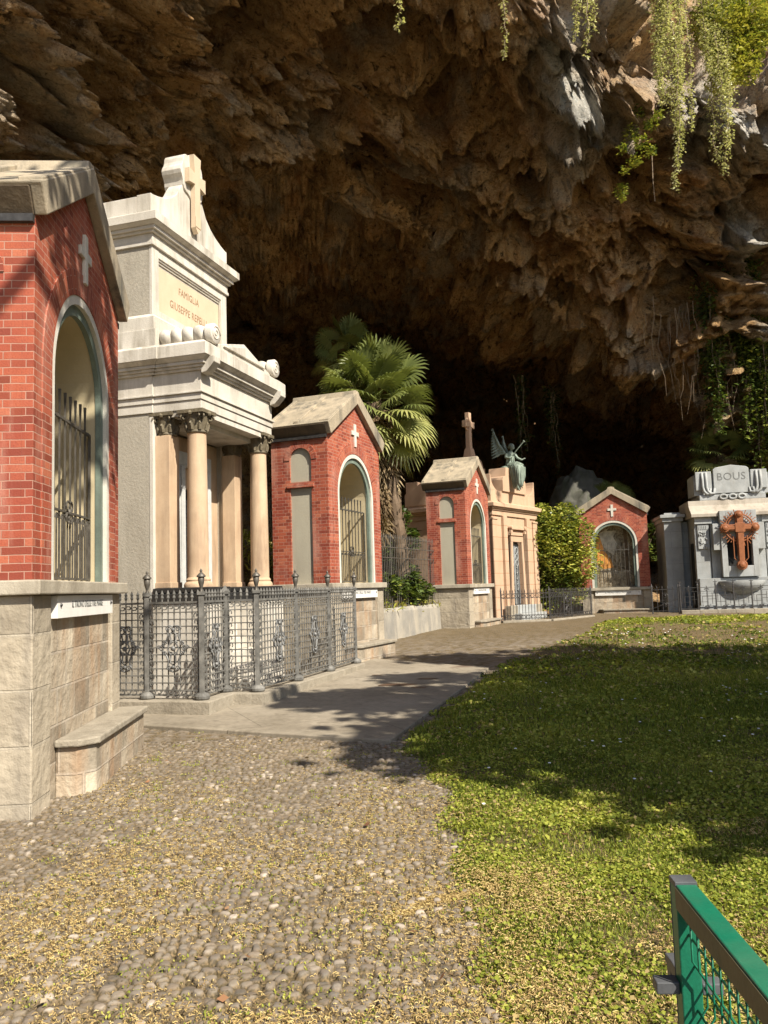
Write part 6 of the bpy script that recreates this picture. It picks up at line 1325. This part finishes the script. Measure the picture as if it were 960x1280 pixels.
# ================================================================== trees at the right, outside the picture, whose crowns shade the lawn
M['treeleaf'] = leafmat('plane_leaf', [(0., (.03, .05, .012)), (.5, (.07, .11, .025)), (1., (.13, .17, .04))], .3, .5, .3)
SUN_AZ, SUN_EL = 48., 45.
sv = np.array([math.cos(R(SUN_AZ)), -math.sin(R(SUN_AZ))]); nv = np.array([math.sin(R(SUN_AZ)), math.cos(R(SUN_AZ))]); te = math.tan(R(SUN_EL))
def tree(clumps, trunk_pq, label, n, lsz=.30, seed=1):   # clumps: shadow centre (p, q), radius, height of the clump
    random.seed(seed); base = sv*trunk_pq[0]+nv*trunk_pq[1]; zb = float(gz(base[1])); t = empty('shade_tree', (base[0], base[1], zb)); cl = []
    for p, q, r, h in clumps: c = sv*(p+h/te)+nv*q; cl.append((c[0]-base[0], c[1]-base[1], h+.3-zb, r))
    v, f_, tt = clump_leaves(n, [c[:3] for c in cl], [c[3] for c in cl], lsz, .75, .15, .5, .2, .25); np_mesh('crown', v, f_, M['treeleaf'], dict(tint=tt), t)
    b = MB(); hz = min(c[2] for c in cl)*.7; b.tube([(0, 0, -.2), (.05, .02, 1), (.1, 0, hz*.6), (.05, .1, hz)], [.38, .30, .25, .2], 12)
    for c in cl: b.tube([(.05, .1, hz*.95), (c[0]*.45, c[1]*.45, hz+(c[2]-hz)*.6), (c[0]*.85, c[1]*.85, c[2]), (c[0], c[1], c[2]+c[3]*.6)], [.15, .10, .06, .02], 6)
    b.build('trunk', M['bark'], t); tag(t, label, 'tree', None)
tree([(-2.2, 6.6, 1.8, 7), (-5.2, 6.7, 1.8, 8), (-1.0, 9.0, 2.4, 8), (-4.6, 9.4, 2.4, 9), (-7.4, 8.2, 1.7, 9.5), (1.8, 8.2, 2.6, 7), (-7.4, 10.9, 1.7, 10), (3.5, 11.5, 2.6, 8)], (5.6, 9.2), 'broad leafy tree standing on the lawn to the right of the green gate', 15000, .30, 2)
tree([(-2.0, 12.6, 2.6, 8), (-5.6, 12.8, 2.4, 9.5), (-8.8, 12.8, 1.8, 11), (-3.6, 15.8, 2.3, 9), (-7.0, 15.6, 2.0, 11), (1.8, 15., 2.8, 8), (-9.8, 14.6, 1.5, 12), (-.5, 17.2, 1.5, 9)], (6.5, 14.8), 'second broad leafy tree further back on the lawn, beyond the first tree', 15000, .30, 3)
tree([(-9.0, 7.2, .9, 10.5), (-9.8, 9.6, .7, 11), (-11.4, 12.4, 1.2, 12.5)], (4.2, 11.8), 'slender tree with a thin crown between the two broad trees', 1500, .30, 4)
tree([(-12.0, 3.2, .9, 10.5), (-11.6, 4.4, .7, 10.8)], (1.5, -4.2), 'tall thin crowned tree standing behind the green gate', 480, .24, 5)
def added_wood():       # unseen trees added behind the viewer to keep low sky light off the cave
    c = []; r = []
    for k in range(110):
        a = R(random.uniform(75, 300)); d = random.uniform(55, 75); c.append((d*math.sin(a), d*math.cos(a), random.uniform(1, 7))); r.append(random.uniform(3, 5))
    v, f_, t = clump_leaves(26000, c, r, 1.5, .8, .2, .45, .2, .2); o = np_mesh('unseen_wood', v, f_, M['treeleaf'], dict(tint=t)); tag(o, kind='stuff')
added_wood()
# ================================================================== light and camera
w = bpy.data.worlds.new('World'); SC.world = w; w.use_nodes = True; nt = w.node_tree; bg = nt.nodes['Background']
sky = nt.nodes.new('ShaderNodeTexSky'); sky.sky_type = 'NISHITA'; sky.sun_disc = False; sky.sun_elevation = R(SUN_EL); sky.sun_rotation = R(90+SUN_AZ); sky.air_density = 1.0; sky.dust_density = 1.2
nt.links.new(sky.outputs[0], bg.inputs[0]); bg.inputs[1].default_value = .085
L = bpy.data.lights.new('sun', 'SUN'); L.energy = 4.6; L.angle = R(.5); L.color = (1., .92, .79); so = bpy.data.objects.new('sun', L); COL.objects.link(so)
d = Vector((sv[0]*math.cos(R(SUN_EL)), sv[1]*math.cos(R(SUN_EL)), math.sin(R(SUN_EL)))); so.rotation_euler = d.to_track_quat('Z', 'Y').to_euler(); so.location = d*40
cam = bpy.data.cameras.new('camera'); co = bpy.data.objects.new('camera', cam); COL.objects.link(co); cam.sensor_fit = 'HORIZONTAL'; cam.sensor_width = 36; cam.lens = 36*1035.47/960; cam.clip_end = 2000; cam.clip_start = .05
co.matrix_world = Matrix.Translation((0, 0, EZ)) @ Matrix.Rotation(R(90+5.314), 4, 'X') @ Matrix.Rotation(R(-1.795), 4, 'Z'); SC.camera = co
SC.view_settings.view_transform = 'Standard'; SC.view_settings.look = 'None'; SC.view_settings.exposure = 1.06; SC.view_settings.gamma = 1
SC.render.engine = 'CYCLES'; SC.cycles.max_bounces = 8; SC.cycles.diffuse_bounces = 6; SC.cycles.use_denoising = True; SC.cycles.caustics_reflective = False; SC.cycles.caustics_refractive = False
